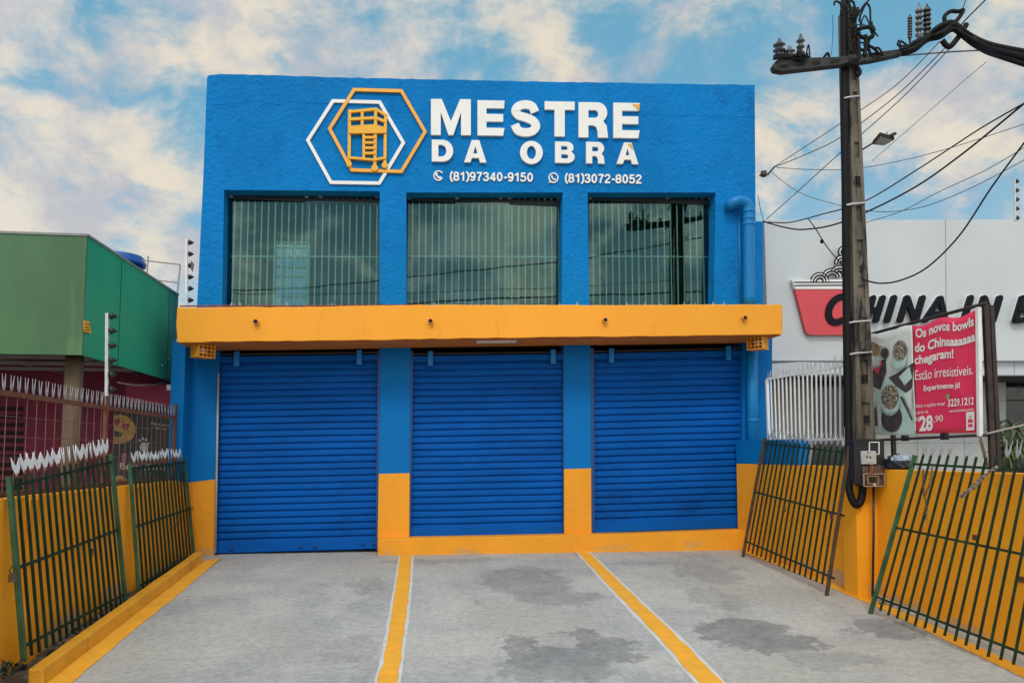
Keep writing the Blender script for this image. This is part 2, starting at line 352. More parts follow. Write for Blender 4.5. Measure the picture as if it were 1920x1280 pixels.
def scuff(mt, spots, c):
    """bare plaster scuffs with a shape of their own at given places of a painted wall"""
    nt = mt.node_tree; N, L = nt.nodes, nt.links; P = N['Principled BSDF']; old = P.inputs['Base Color'].links[0].from_socket
    g = N.new('ShaderNodeNewGeometry'); nn = N.new('ShaderNodeTexNoise'); L.new(g.outputs['Position'], nn.inputs[0]); nn.inputs['Scale'].default_value = 5; nn.inputs['Detail'].default_value = 9; nn.inputs['Roughness'].default_value = .7
    a = N.new('ShaderNodeVectorMath'); a.operation = 'MULTIPLY_ADD'; L.new(nn.outputs[1], a.inputs[0]); a.inputs[1].default_value = (.5, .5, .5); a.inputs[2].default_value = (-.25, -.25, -.25)
    q = N.new('ShaderNodeVectorMath'); q.operation = 'ADD'; L.new(g.outputs['Position'], q.inputs[0]); L.new(a.outputs[0], q.inputs[1])
    for (p, rh, rv, amt) in spots:
        s = N.new('ShaderNodeVectorMath'); s.operation = 'SUBTRACT'; L.new(q.outputs[0], s.inputs[0]); s.inputs[1].default_value = p
        d = N.new('ShaderNodeVectorMath'); d.operation = 'MULTIPLY'; L.new(s.outputs[0], d.inputs[0]); d.inputs[1].default_value = (1/rh, 1/rh, 1/rv)
        ln = N.new('ShaderNodeVectorMath'); ln.operation = 'LENGTH'; L.new(d.outputs[0], ln.inputs[0])
        mr = N.new('ShaderNodeMapRange'); mr.interpolation_type = 'SMOOTHSTEP'; L.new(ln.outputs['Value'], mr.inputs[0]); mr.inputs[1].default_value = .5; mr.inputs[2].default_value = 1.1; mr.inputs[3].default_value = amt; mr.inputs[4].default_value = 0
        old = mixc(N, L, mr.outputs[0], old, c)
    L.new(old, P.inputs['Base Color'])
scuff(M['orange_wall'], [(PX(1568, 1082, 6.0), .35, .13, .75), (PX(1520, 1062, 5.95), .3, .10, .5), (PX(1690, 1135, 6.2), .5, .10, .7), (PX(1800, 1180, 6.3), .6, .12, .6), (PX(1640, 1100, 6.15), .2, .1, .5),
                         (PX(215, 1110, -3.87), .5, .16, .55), (PX(120, 1180, -3.87), .6, .18, .6), (PX(300, 1070, -3.87), .5, .12, .45)], (.40, .33, .24))
scuff(M['orange'], [(PY(722, 1040, 13.1), .16, .06, .6), (PY(880, 1037, 13.1), .35, .07, .55), (PY(1150, 1027, 13.1), .4, .05, .4), (PY(385, 1040, 13.3), .25, .10, .5), (PY(755, 1006, 13.3), .1, .05, .5), (PY(1300, 1022, 13.1), .25, .06, .4)], (.42, .30, .17))
# ------------------------------------------------------------------ object helpers
ORG = {}
class MB:
    """collects shapes (world coordinates) and links them as one mesh object"""
    def __init__(s): s.v = []; s.f = []; s.mi = []; s.cur = 0; s.sm = []; s.smooth = False
    def add(s, vs_, fs):
        o = len(s.v); s.v += [Vector(p) for p in vs_]
        for f in fs: s.f.append([o+i for i in f]); s.mi.append(s.cur); s.sm.append(s.smooth)
    def box(s, lo, hi):
        (a, b, c), (d, e, f) = lo, hi
        s.add([(a, b, c), (d, b, c), (d, e, c), (a, e, c), (a, b, f), (d, b, f), (d, e, f), (a, e, f)],
              [(0, 3, 2, 1), (4, 5, 6, 7), (0, 1, 5, 4), (1, 2, 6, 5), (2, 3, 7, 6), (3, 0, 4, 7)])
    def prism(s, pts, off):
        n = len(pts); off = Vector(off)
        s.add(list(pts)+[Vector(p)+off for p in pts], [tuple(range(n))[::-1], tuple(range(n, 2*n))]+[(i, (i+1) % n, n+(i+1) % n, n+i) for i in range(n)])
    def bar(s, p0, p1, w, h=None, up=None):
        """square bar"""
        p0, p1 = Vector(p0), Vector(p1); d = (p1-p0).normalized(); h = h or w
        up = Vector(up) if up is not None else (Vector((0, 0, 1)) if abs(d.z) < .9 else Vector((0, 1, 0)))
        a = d.cross(up).normalized(); b = a.cross(d).normalized()
        a *= w/2; b *= h/2
        s.add([p0-a-b, p0+a-b, p0+a+b, p0-a+b, p1-a-b, p1+a-b, p1+a+b, p1-a+b],
              [(0, 3, 2, 1), (4, 5, 6, 7), (0, 1, 5, 4), (1, 2, 6, 5), (2, 3, 7, 6), (3, 0, 4, 7)])
    def tube(s, pts, r, n=8, r2=None, cap=True):
        pts = [Vector(p) for p in pts]; m_ = len(pts); ring = []; keep = None
        for i, p in enumerate(pts):
            d = (pts[min(i+1, m_-1)]-pts[max(i-1, 0)]).normalized()
            if keep is None: keep = d.orthogonal().normalized()
            keep = (keep-d*keep.dot(d))
            keep = keep.normalized() if keep.length > 1e-6 else d.orthogonal().normalized()
            b = d.cross(keep); rr = r[i] if isinstance(r, (list, tuple)) else (r if r2 is None else r+(r2-r)*i/(m_-1))
            ring.append([p+(keep*math.cos(2*math.pi*k/n)+b*math.sin(2*math.pi*k/n))*rr for k in range(n)])
        vs_ = [q for rg in ring for q in rg]; fs = []
        for i in range(m_-1):
            for k in range(n): fs.append((i*n+k, i*n+(k+1) % n, (i+1)*n+(k+1) % n, (i+1)*n+k))
        if cap: fs += [tuple(range(n))[::-1], tuple((m_-1)*n+k for k in range(n))]
        sm = s.smooth; s.smooth = n > 5; s.add(vs_, fs); s.smooth = sm
    def lathe(s, base, axis, prof, n=16):
        base = Vector(base); ax = Vector(axis).normalized(); a = ax.orthogonal().normalized(); b = ax.cross(a)
        vs_ = []; fs = []
        for (r, h) in prof:
            for k in range(n): vs_.append(base+ax*h+(a*math.cos(2*math.pi*k/n)+b*math.sin(2*math.pi*k/n))*r)
        for i in range(len(prof)-1):
            for k in range(n): fs.append((i*n+k, i*n+(k+1) % n, (i+1)*n+(k+1) % n, (i+1)*n+k))
        fs += [tuple(range(n))[::-1], tuple((len(prof)-1)*n+k for k in range(n))]
        sm = s.smooth; s.smooth = True; s.add(vs_, fs); s.smooth = sm
    def build(s, name, mats, parent=None, loc=None):
        if not isinstance(mats, (list, tuple)): mats = [mats]
        o_ = ORG[parent] if parent is not None else Vector(loc if loc is not None else (0, 0, 0))
        me = bpy.data.meshes.new(name); me.from_pydata([p-o_ for p in s.v], [], s.f)
        for mt in mats: me.materials.append(M[mt] if isinstance(mt, str) else mt)
        me.polygons.foreach_set('material_index', s.mi); me.polygons.foreach_set('use_smooth', s.sm); me.update()
        bm = bmesh.new(); bm.from_mesh(me); bmesh.ops.recalc_face_normals(bm, faces=bm.faces); bm.to_mesh(me); bm.free()
        o = bpy.data.objects.new(name, me); col.objects.link(o)
        if parent is not None: o.parent = parent
        else: o.location = o_
        ORG[o] = o_; return o
def thing(name, label, cat, loc, group=None):
    o = bpy.data.objects.new(name, None); o.empty_display_size = .2; col.objects.link(o); o.location = Vector(loc)
    ORG[o] = Vector(loc); o['label'] = label; o['category'] = cat
    if group: o['group'] = group
    return o
def tag(o, label, cat, group=None):
    o['label'] = label; o['category'] = cat
    if group: o['group'] = group
    return o
def struct(o, label, cat): o['kind'] = 'structure'; o['label'] = label; o['category'] = cat; return o
def bevel(o, w=.006, seg=2):
    md = o.modifiers.new('edge', 'BEVEL'); md.width = w; md.segments = seg; md.limit_method = 'ANGLE'; md.angle_limit = math.radians(40); return o
def lerp(a, b, t): return Vector(a)+(Vector(b)-Vector(a))*t
def pxs(l, Y): return [PY(x, y, Y) for x, y in l]
def jitter(l, n, amp):
    """subdivide a pixel polyline and roughen it a little, the ends stay"""
    out = []
    for i in range(len(l)-1):
        (x0, y0), (x1, y1) = l[i], l[i+1]; k = max(1, int(n*math.hypot(x1-x0, y1-y0)/100))
        for j in range(k):
            t = j/k; q = amp*(random.random()-.5)*2 if (i or j) else 0
            out.append((x0+(x1-x0)*t, y0+(y1-y0)*t+q))
    return out+[l[-1]]
def fill(name, loops, depth, place, mat, parent, loc=None, mats=None):
    """2-D outlines with holes -> filled, placed by place(u, v, d) and given depth: one mesh"""
    bm = bmesh.new(); n_out = []
    for lp in loops:
        vv = [bm.verts.new((u, v, 0)) for u, v in lp]
        for i in range(len(vv)): bm.edges.new((vv[i], vv[(i+1) % len(vv)]))
    bmesh.ops.triangle_fill(bm, use_beauty=True, use_dissolve=False, edges=bm.edges[:])
    bm.faces.ensure_lookup_table()
    if depth:
        r = bmesh.ops.extrude_face_region(bm, geom=bm.faces[:])
        for g in r['geom']:
            if isinstance(g, bmesh.types.BMVert): g.co.z = 1
    o_ = ORG[parent] if parent is not None else Vector(loc)
    for v in bm.verts: v.co = place(v.co.x, v.co.y, v.co.z*depth)-o_
    bmesh.ops.recalc_face_normals(bm, faces=bm.faces)
    me = bpy.data.meshes.new(name); bm.to_mesh(me); bm.free()
    me.materials.append(M[mat]); o = bpy.data.objects.new(name, me); col.objects.link(o)
    if parent is not None: o.parent = parent
    else: o.location = o_
    ORG[o] = o_; return o
def quad_place(quad, Yp=None, Xp=None):
    """(u, v in 0..1 from top left) -> on the plane Y = Yp (or X = Xp), standing d proud of it towards the viewer side"""
    TL, TR, BR, BL = quad
    def f(u, v, d):
        x = (TL[0]*(1-u)+TR[0]*u)*(1-v)+(BL[0]*(1-u)+BR[0]*u)*v; y = (TL[1]*(1-u)+TR[1]*u)*(1-v)+(BL[1]*(1-u)+BR[1]*u)*v
        if Yp is not None:
            p = PY(x, y, Yp); return p-Vector((0, d, 0))
        p = PX(x, y, Xp); return p-Vector((d, 0, 0))
    return f
def text(name, body, quad, mat, parent, Yp=None, Xp=None, depth=.004, bold=0.0, shear=0.0, space=1.0):
    c = bpy.data.curves.new('lettering', 'FONT'); c.body = body; c.offset = bold; c.shear = shear; c.resolution_u = 5; c.space_character = space
    t = bpy.data.objects.new('lettering', c); col.objects.link(t)
    dg = bpy.context.evaluated_depsgraph_get(); me = bpy.data.meshes.new_from_object(t.evaluated_get(dg))
    bpy.data.objects.remove(t)
    xs = [v.co.x for v in me.vertices]; ys = [v.co.y for v in me.vertices]
    x0, x1, y0, y1 = min(xs), max(xs), min(ys), max(ys); pl = quad_place(quad, Yp, Xp)
    bm = bmesh.new(); bm.from_mesh(me); bmesh.ops.remove_doubles(bm, verts=bm.verts, dist=1e-5)
    if depth > .004:
        r = bmesh.ops.extrude_face_region(bm, geom=bm.faces[:])
        for g in r['geom']:
            if isinstance(g, bmesh.types.BMVert): g.co.z = 1
    else:
        for v in bm.verts: v.co.z = 1
    for v in bm.verts: v.co = pl((v.co.x-x0)/(x1-x0), 1-(v.co.y-y0)/(y1-y0), v.co.z*depth)-ORG[parent]
    bmesh.ops.recalc_face_normals(bm, faces=bm.faces); bm.to_mesh(me); bm.free()
    me.materials.clear(); me.materials.append(M[mat]); me.name = name
    o = bpy.data.objects.new(name, me); col.objects.link(o); o.parent = parent; ORG[o] = ORG[parent]; return o
def rect(x0, y0, x1, y1): return ((x0, y0), (x1, y0), (x1, y1), (x0, y1))
def spline(pts, n=8):
    """Catmull-Rom through 3-D points"""
    P = [Vector(p) for p in pts]; out = []
    for i in range(len(P)-1):
        a, b, c, d = P[max(i-1, 0)], P[i], P[i+1], P[min(i+2, len(P)-1)]
        for k in range(n):
            t = k/n; out.append(.5*((2*b)+(c-a)*t+(2*a-5*b+4*c-d)*t*t+(3*b-a-3*c+d)*t**3))
    return out+[P[-1]]

# ------------------------------------------------------------------ ground
def sheet(name, x0, x1, ys, z_off, mat, nx=2):
    b = MB(); n = nx
    vs_ = [(x0+(x1-x0)*i/(n-1), y, gz(min(y, Y0+.45))+z_off) for y in ys for i in range(n)]
    fs = [(j*n+i, j*n+i+1, (j+1)*n+i+1, (j+1)*n+i) for j in range(len(ys)-1) for i in range(n-1)]
    b.add(vs_, fs); return b.build(name, mat)
struct(sheet('ground', -400, 400, [-400, -60, -2, 4, 8, Y0+.45, 30, 120, 900], -.06, 'yard'), 'bare grey ground under the yards and the street', 'ground')
struct(sheet('driveway', -3.6, 6.35, [-1.9, 2, 4, 6, 8, 10, 12, 13.6], 0, 'concrete'), 'patched grey concrete driveway rising to the blue shutters', 'driveway')
struct(sheet('road', -60, 60, [-14, -9, -4, -2.2], -.02, 'asphalt'), 'asphalt street behind the foot of the driveway', 'road')

def strip(name, left, right, mat, dz, jit=0.0, step=.12):
    """painted strip on the slope between two ground polylines (pixel points)"""
    A = [PG(*p) for p in left]; B = [PG(*p) for p in right]
    n = max(8, int((A[0]-A[-1]).length/step)); b = MB(); vs_ = []
    def along(P, t):
        t *= len(P)-1; i = min(int(t), len(P)-2); return lerp(P[i], P[i+1], t-i)
    ph = random.random()*99
    for i in range(n+1):
        t = i/n; a = along(A, t); c = along(B, t)
        a.x += jit*mnoise.noise((a.y*3.1, ph, 0)); c.x += jit*mnoise.noise((c.y*3.3, ph+9, 0))
        for p in (a, c): vs_.append((p.x, p.y, gz(p.y)+dz))
    b.add(vs_, [(2*i, 2*i+1, 2*i+3, 2*i+2) for i in range(n)]); return b.build(name, mat)
for lab, L_, R_, L2, R2 in [('central yellow parking line with pale edges, running straight down the driveway', [(750, 1042), (742, 1100), (733, 1160), (723, 1220), (706, 1284)], [(772, 1042), (768, 1100), (761, 1160), (753, 1220), (745, 1284)],
                             [(747, 1042), (738, 1100), (727, 1160), (717, 1220), (700, 1284)], [(776, 1042), (773, 1100), (767, 1160), (759, 1220), (751, 1284)]),
                            ('slanting yellow parking line with pale edges, nearer the orange meter box wall', [(1078, 1030), (1120, 1075), (1180, 1138), (1240, 1200), (1313, 1284)], [(1098, 1030), (1150, 1080), (1215, 1142), (1285, 1208), (1358, 1284)],
                             [(1074, 1030), (1116, 1076), (1175, 1140), (1234, 1202), (1306, 1284)], [(1103, 1030), (1155, 1080), (1221, 1142), (1292, 1208), (1365, 1284)])]:
    p = PG(*L_[0]); t = thing('parking_line', lab, 'parking line', (p.x, p.y, gz(p.y)), 'painted lines on the driveway'); t['kind'] = 'structure'
    a = strip('border_paint', L2, R2, 'line_pale', .004, .012); a.parent = t; a.location = -ORG[t]
    a = strip('yellow_paint', L_, R_, 'line_yellow', .008, .022); a.parent = t; a.location = -ORG[t]

# ------------------------------------------------------------------ the blue shop
YF, YC, YS, YSH, YG = 13.3, 12.4, 13.08, 13.42, 13.60
shop = thing('shop_building', 'two storey blue shop with three roller shutters and an orange canopy', 'shop', (1.2, YF, 0))
b = MB()
top = [(388, 146), (391, 141.5), (414, 139)]+jitter([(414, 139), (700, 147), (1000, 153), (1200, 156), (1415, 159.5)], 7, .8)[1:]
low = [(1416.5, 361), (1342, 361), (1102, 361), (1055, 361), (762, 361), (712, 358.5), (420, 356), (380, 356)]
b.prism(pxs(top+low+[(384, 258)], YF), (0, .3, 0))
for q in ([(380, 356), (420, 356), (416, 600), (368, 600), (373, 500)], [(712, 358.5), (762, 361), (762, 600), (711, 600)], [(1055, 361), (1102, 361), (1106, 600), (1053, 600)], [(1342, 361), (1416.5, 361), (1418, 600), (1338, 600)]):
    b.prism(pxs(q, YF), (0, .3, 0))
b.build('upper_wall', 'wall_blue', shop)
# plaster seams that cross the upper wall
b = MB()
for pts, r in (([(398, 196), (440, 193), (480, 190), (520, 196), (545, 190), (590, 196), (630, 192)], .011), ([(735, 208), (790, 213), (812, 212)], .009), ([(1204, 214), (1290, 217), (1350, 216), (1416, 219)], .010), ([(400, 272), (470, 285), (530, 282), (560, 287)], .008)):
    b.tube([p+Vector((0, .004*random.random(), .006*mnoise.noise(p*6))) for p in spline(pxs([(x, y+random.uniform(-1.5, 1.5)) for x, y in pts], YF), 9)], r*.62, 6)
b.build('plaster_crack', 'wall_blue', shop)
# storey above: room behind the windows
YB = 15.0
xl, xr, zf, zc = -3.66, 6.02, 4.02, 6.75
b = MB()
b.box((xl, YF+.3, 0), (xl+.2, YB+.2, 8.0)); b.box((xr-.2, YF+.3, 0), (xr, YB+.2, 8.2))
b.box((xl+.2, YB, 0), (xr-.2, YB+.2, 3.86)); b.box((xl+.2, YB, 6.86), (xr-.2, YB+.2, 8.0)); b.build('side_wall', 'smooth_blue', shop)
b = MB(); b.box((xl+.2, YF+.3, 7.2), (xr-.2, YB, 7.4)); b.build('roof', 'house_wall', shop)
b = MB(); b.box((xl, YB+.2, 0), (xr, 22, 3.8)); b.build('rear_block', 'smooth_blue', shop)
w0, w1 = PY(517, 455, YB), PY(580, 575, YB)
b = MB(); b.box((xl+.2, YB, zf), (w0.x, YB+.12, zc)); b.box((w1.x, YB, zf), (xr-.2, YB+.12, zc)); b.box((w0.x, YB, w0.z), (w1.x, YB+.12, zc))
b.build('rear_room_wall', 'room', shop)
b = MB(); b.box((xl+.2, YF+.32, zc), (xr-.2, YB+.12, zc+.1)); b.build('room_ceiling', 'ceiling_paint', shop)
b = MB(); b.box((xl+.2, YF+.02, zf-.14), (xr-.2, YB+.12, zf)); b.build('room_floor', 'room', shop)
b = MB()
for xx in (517, 580): p = PY(xx, 455, YB); b.bar((p.x, YB-.01, zf), (p.x, YB-.01, w0.z), .05)
for i in range(1, 4): x_ = w0.x+(w1.x-w0.x)*i/4; b.bar((x_, YB-.012, zf), (x_, YB-.012, w0.z), .03)
for yy in (455, 465, 483, 501, 519, 540, 556): z_ = PY(540, yy, YB).z; b.bar((w0.x, YB-.02, z_), (w1.x, YB-.02, z_), .035)
b.build('rear_window_grille', 'mint', shop)
b = MB(); b.box((w0.x, YB+.05, zf), (w1.x, YB+.058, w0.z)); b.build('rear_pane', 'rear_glass', shop)

# windows: glass, bars behind it, top rail
wins = [(430, 371, 712, 574, 22, [575]), (765, 374, 1053, 574, 23, [857, 955]), (1104, 374, 1337, 574, 19, [])]
for (x0, y0, x1, y1, nb, splits) in wins:
    a, c = PY(x0, y0, YG), PY(x1, y1, YG)
    fr = MB()
    fr.bar((a.x, YG+.02, a.z+.03), (c.x, YG+.02, a.z+.03), .06, .09); fr.box((a.x, YG, zf), (c.x, YG+.04, zf+.03))
    fr = fr.build('window', 'rail_dark', shop)
    xs_ = [a.x]+[PY(s, y1, YG).x for s in splits]+[c.x]
    for i in range(len(xs_)-1):
        g = MB(); yy = YG-.025 if i == 1 else YG+.01
        g.box((xs_[i]-(.04 if i else 0), yy, zf+.02), (xs_[i+1], yy+.008, a.z)); g.build('pane', 'glass', fr)
    k = MB()
    for s in [x0+3]+splits+[x1-6, (x0+x1)/2+30]:
        p = PY(s, y0-2, YG-.03); k.box((p.x-.03, YG-.045, p.z-.02), (p.x+.03, YG-.028, p.z+.02))
    k.build('glass_clip', 'clip', fr)
    yb = YG+.09
    ztop = PY(x0, 360, yb).z
    for i in range(nb):
        p = PY(x0+8+(x1-x0-14)*i/(nb-1), 480, yb); q = MB(); q.bar((p.x, yb, zf), (p.x, yb, ztop), .021); q.build('bar', 'mint', fr)
    for yy, w in ((480, .018), (406, .01)):
        p0, p1 = PY(x0+2, yy, yb), PY(x1-2, yy+1, yb); q = MB(); q.bar(p0+Vector((0, .016, 0)), p1+Vector((0, .016, 0)), w); q.build('crossbar', 'mint' if yy == 480 else 'rail_dark', fr)

# canopy
front = jitter([(332, 576), (560, 575), (830, 571), (1120, 572), (1467, 570)], 5, .7)+[(1468, 600)]+jitter([(1467, 627), (1160, 631), (850, 634.5), (640, 638.5), (400, 641), (333, 642)], 5, .7)+[(330, 610)]
b = MB(); fp = pxs(front, YC); b.prism(fp, (0, YF-YC-.004, 0))
canopy = bevel(b.build('canopy', 'canopy_orange', shop), .012, 2)
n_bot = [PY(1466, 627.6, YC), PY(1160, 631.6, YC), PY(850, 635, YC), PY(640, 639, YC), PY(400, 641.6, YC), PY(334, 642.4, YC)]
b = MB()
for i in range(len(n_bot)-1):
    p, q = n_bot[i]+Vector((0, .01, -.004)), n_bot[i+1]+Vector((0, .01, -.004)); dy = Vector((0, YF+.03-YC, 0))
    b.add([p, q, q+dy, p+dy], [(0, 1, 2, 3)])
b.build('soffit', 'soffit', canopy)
b = MB()
b.tube(spline([p+Vector((0, .02, .004)) for p in pxs([(336, 574), (420, 573.4), (520, 573.6), (640, 573.2), (760, 572), (800, 571.5)], YC)], 6), .013, 5)
b.build('worn_coping', 'coping', canopy)
b = MB()
for i in range(110):
    x = random.uniform(430, 1415); y = 573-2*(x-330)/1000
    p = PY(x, y, YC)+Vector((0, .05+random.random()*.12, -.01)); h = random.choice((.02, .03, .04, .055, .09)); w = random.uniform(.012, .03); s = random.uniform(-.03, .03)
    b.prism([p+Vector((-w, 0, 0)), p+Vector((w, 0, 0)), p+Vector((s, 0, h))], (0, .005, 0))
o = b.build('glass_shard', 'shard', canopy); o['kind'] = 'stuff'
for (x, y) in ((481, 603), (807, 602), (1133, 600), (1394, 596)):
    p = PY(x, y, YC); b = MB(); ax = Vector((0, -1, -.08))
    b.lathe(p+Vector((0, .05, 0)), ax, [(.042, 0), (.042, .13), (.03, .13), (.03, .128)], 14)
    d = b.build('drain_spout', 'spout', canopy); b = MB(); b.lathe(p+Vector((0, .0, 0)), ax, [(.031, 0), (.031, .082)], 14); b.build('bore_shade', 'hole_shade', d)  # solid black plug; shade inside the spout put into its colour
p, q = PY(893, 640.5, YC+.25), PY(968, 640, YC+.25)
b = MB(); b.bar(p+Vector((0, 0, .0)), q+Vector((0, 0, .0)), .10, .05); tag(bevel(b.build('ceiling_light', 'strip_light', None, (p+q)/2), .01), 'pale batten light under the orange canopy soffit', 'light fitting')

# ground storey
def two_tone(quad_top, split_y, quad_bot, Y, depth, name='column', lowmat='orange'):
    """pier painted blue above orange: quad_top = (xl, xr, y), split (yl, yr), quad_bot = (xl, xr, yl, yr)"""
    (a, c, y0), (sl_, sr_), (d, e, yl, yr) = quad_top, split_y, quad_bot
    t = (sl_-y0)/(yl-y0); ml, mr = a+(d-a)*t, c+(e-c)*t
    b = MB(); b.prism(pxs([(a, y0), (c, y0), (mr, sr_), (ml, sl_)], Y), (0, depth, 0)); b.cur = 1
    b.prism(pxs([(ml, sl_), (mr, sr_), (e, yr), (d, yl)], Y), (0, depth, 0))
    return b.build(name, ['smooth_blue', lowmat], shop)
two_tone((714, 770, 640), (888, 886.5), (708, 767, 1030, 1028), YF, .5)
two_tone((1057, 1107, 636), (879, 877.5), (1058, 1109, 1012, 1010), YF, .5)
two_tone((340, 412, 640), (906, 898), (338, 402, 1054, 1046), YF, .5)
two_tone((1393, 1448, 630), (871, 870), (1391, 1446, 1045, 1043), YF, .5)
b = MB(); b.prism(pxs([(408, 640), (1400, 630), (1400, 1005), (408, 1045)], 14.4), (0, .1, 0)); b.build('inner_wall', 'void', shop)  # coloured near-black: shade of the void above the shutters put into the colour
b = MB(); b.prism(pxs([(708, 1013), (713, 1009.5), (900, 1006), (1200, 1000), (1393, 993), (1399, 993), (1400, 1032), (1100, 1040), (708, 1050)], YS), (0, .45, 0))
bevel(b.build('step', 'orange', shop), .012)

prof = [(0, -.024), (.02, .010), (.10, .017), (.45, .019), (.74, .016), (.79, .010), (.80, -.024)]
def shutter(TL, TR, BR, BL, ns, brackets):
    t = MB(); rows = []; cols = 14
    for s in range(ns):
        for (v, d) in prof: rows.append(((s+v)/ns, d))
    rows.append((1, 0))
    yb0, yb1 = None, None
    tl, tr, br, bl = (PY(*p, YSH) for p in (TL, TR, BR, BL))
    vs_ = []
    for v, d in rows:
        l, r = lerp(tl, bl, v), lerp(tr, br, v)
        for c in range(cols+1):
            p = lerp(l, r, c/cols); w = mnoise.noise((p.x*1.3, p.z*.9, 3))*.016; p.z += mnoise.noise((p.x*.9, p.z*1.7, 8))*.008
            vs_.append(p+Vector((0, -d+w, 0)))
    n = cols+1
    t.smooth = False
    t.add(vs_, [(j*n+i, j*n+i+1, (j+1)*n+i+1, (j+1)*n+i) for j in range(len(rows)-1) for i in range(cols)])
    sh = t.build('roller_shutter', 'shutter', shop)
    q = MB()                                                    # bottom bar
    l, r = lerp(tl, bl, 1), lerp(tr, br, 1)
    q.prism([l+Vector((0, -.05, .20)), r+Vector((0, -.05, .20)), r+Vector((0, -.05, .015)), l+Vector((0, -.05, .015))], (0, .04, 0)); bevel(q.build('bottom_bar', 'shutter', sh), .01)
    for a, c in ((tl, bl), (tr, br)):
        q = MB(); q.bar(a+Vector((0, -.05, .12)), c+Vector((0, -.05, 0)), .07, .10, (0, 1, 0)); q.build('guide_rail', 'shutter_dark', sh)
    q = MB(); q.bar(tl+Vector((0, -.07, -.03)), tr+Vector((0, -.07, -.03)), .05, .10); q.build('top_rail', 'shutter', sh)
    q = MB(); q.bar(tl+Vector((0, -.05, .06)), tr+Vector((0, -.05, .06)), .04, .025); q.build('top_edge', 'roller', sh)
    for x in brackets:
        p = lerp(tl, tr, (x-TL[0])/(TR[0]-TL[0])); q = MB(); q.box((p.x-.045, YSH-.17, p.z-.16), (p.x+.045, YSH-.10, p.z+.10)); bevel(q.build('bracket', 'pipe_blue', sh), .008)
    q = MB(); q.tube([tl+Vector((.05, .35, .35)), tr+Vector((-.05, .35, .35))], .19, 16); q.build('roller', 'roller', sh)
    return sh, tl, tr, br, bl
s1 = shutter((412, 672), (713, 668), (709, 1029), (403, 1038), 29, (447, 674))
shutter((771, 671), (1057, 667), (1057, 1003), (767, 1010), 27, (806, 1034))
shutter((1108, 666), (1393, 660), (1391, 990), (1109, 1000), 26, (1142, 1359))
for x, y in ((433, 1028), (563, 1024), (590, 1023), (680, 1019), (702, 1018)):
    p = PY(x, y, YSH-.07); b = MB(); b.box((p.x-.035, p.y-.012, p.z-.014), (p.x+.035, p.y+.012, p.z+.014)); b.build('shutter_lock', 'shutter_dark', s1[0])
b = MB(); b.tube([PY(409.5, 700, YSH-.14), PY(403.5, 1036, YSH-.14)], .018, 8); b.build('conduit', 'grey_strip', shop)
# side strip of wall that steps back beyond the corner
b = MB(); b.prism(pxs([(1414, 415), (1430, 415), (1431, 600), (1414, 600)], 13.75), (0, .3, 0)); b.build('side_return', 'wall_blue', shop)
# downpipe
b = MB(); P = lambda x, y, Y: PY(x, y, Y)
b.tube(spline([P(1371, 386, 13.32), P(1370, 384, 13.16), P(1380, 378, 13.12), P(1392, 378, 13.12), P(1401, 384, 13.12), P(1403.5, 396, 13.12), P(1403.7, 430, 13.12), P(1405, 574, 13.12)], 6), .105, 18)
dp = b.build('downpipe', 'pipe_blue', shop)
for y in (394, 407, 418):
    b = MB(); p = P(1403.5, y, 13.12); b.lathe(p, (0, 0, -1), [(.105, 0), (.114, .005), (.114, .05), (.105, .055)], 18); b.build('pipe_collar', 'pipe_blue', dp)
b = MB(); b.tube([P(1410, 632, 13.16), P(1411, 868, 13.16)], .102, 18); b.cur = 1; b.tube([P(1411, 868, 13.16), P(1408, 1030, 13.16)], .102, 18)
d2 = b.build('lower_downpipe', ['pipe_blue', 'pipe_orange'], shop)
b = MB(); b.lathe(P(1411, 785, 13.16), (0, 0, -1), [(.102, 0), (.112, .005), (.112, .05), (.102, .055)], 18); b.build('pipe_collar', 'pipe_blue', d2)
b = MB(); b.tube([P(1385, 392, 13.26), P(1388, 574, 13.26)], .018, 8); b.build('wall_conduit', 'pipe_blue', shop)
b = MB(); b.tube([P(1425, 329, YF-.02), P(1440, 327, YF-.3), P(1452, 313, YF-.3)], .018, 7); b.lathe(P(1432, 326, YF-.15), (0, 0, 1), [(.05, -.05), (.06, 0), (.05, .05)], 10); b.build('cable_bracket', 'rust_post', shop)

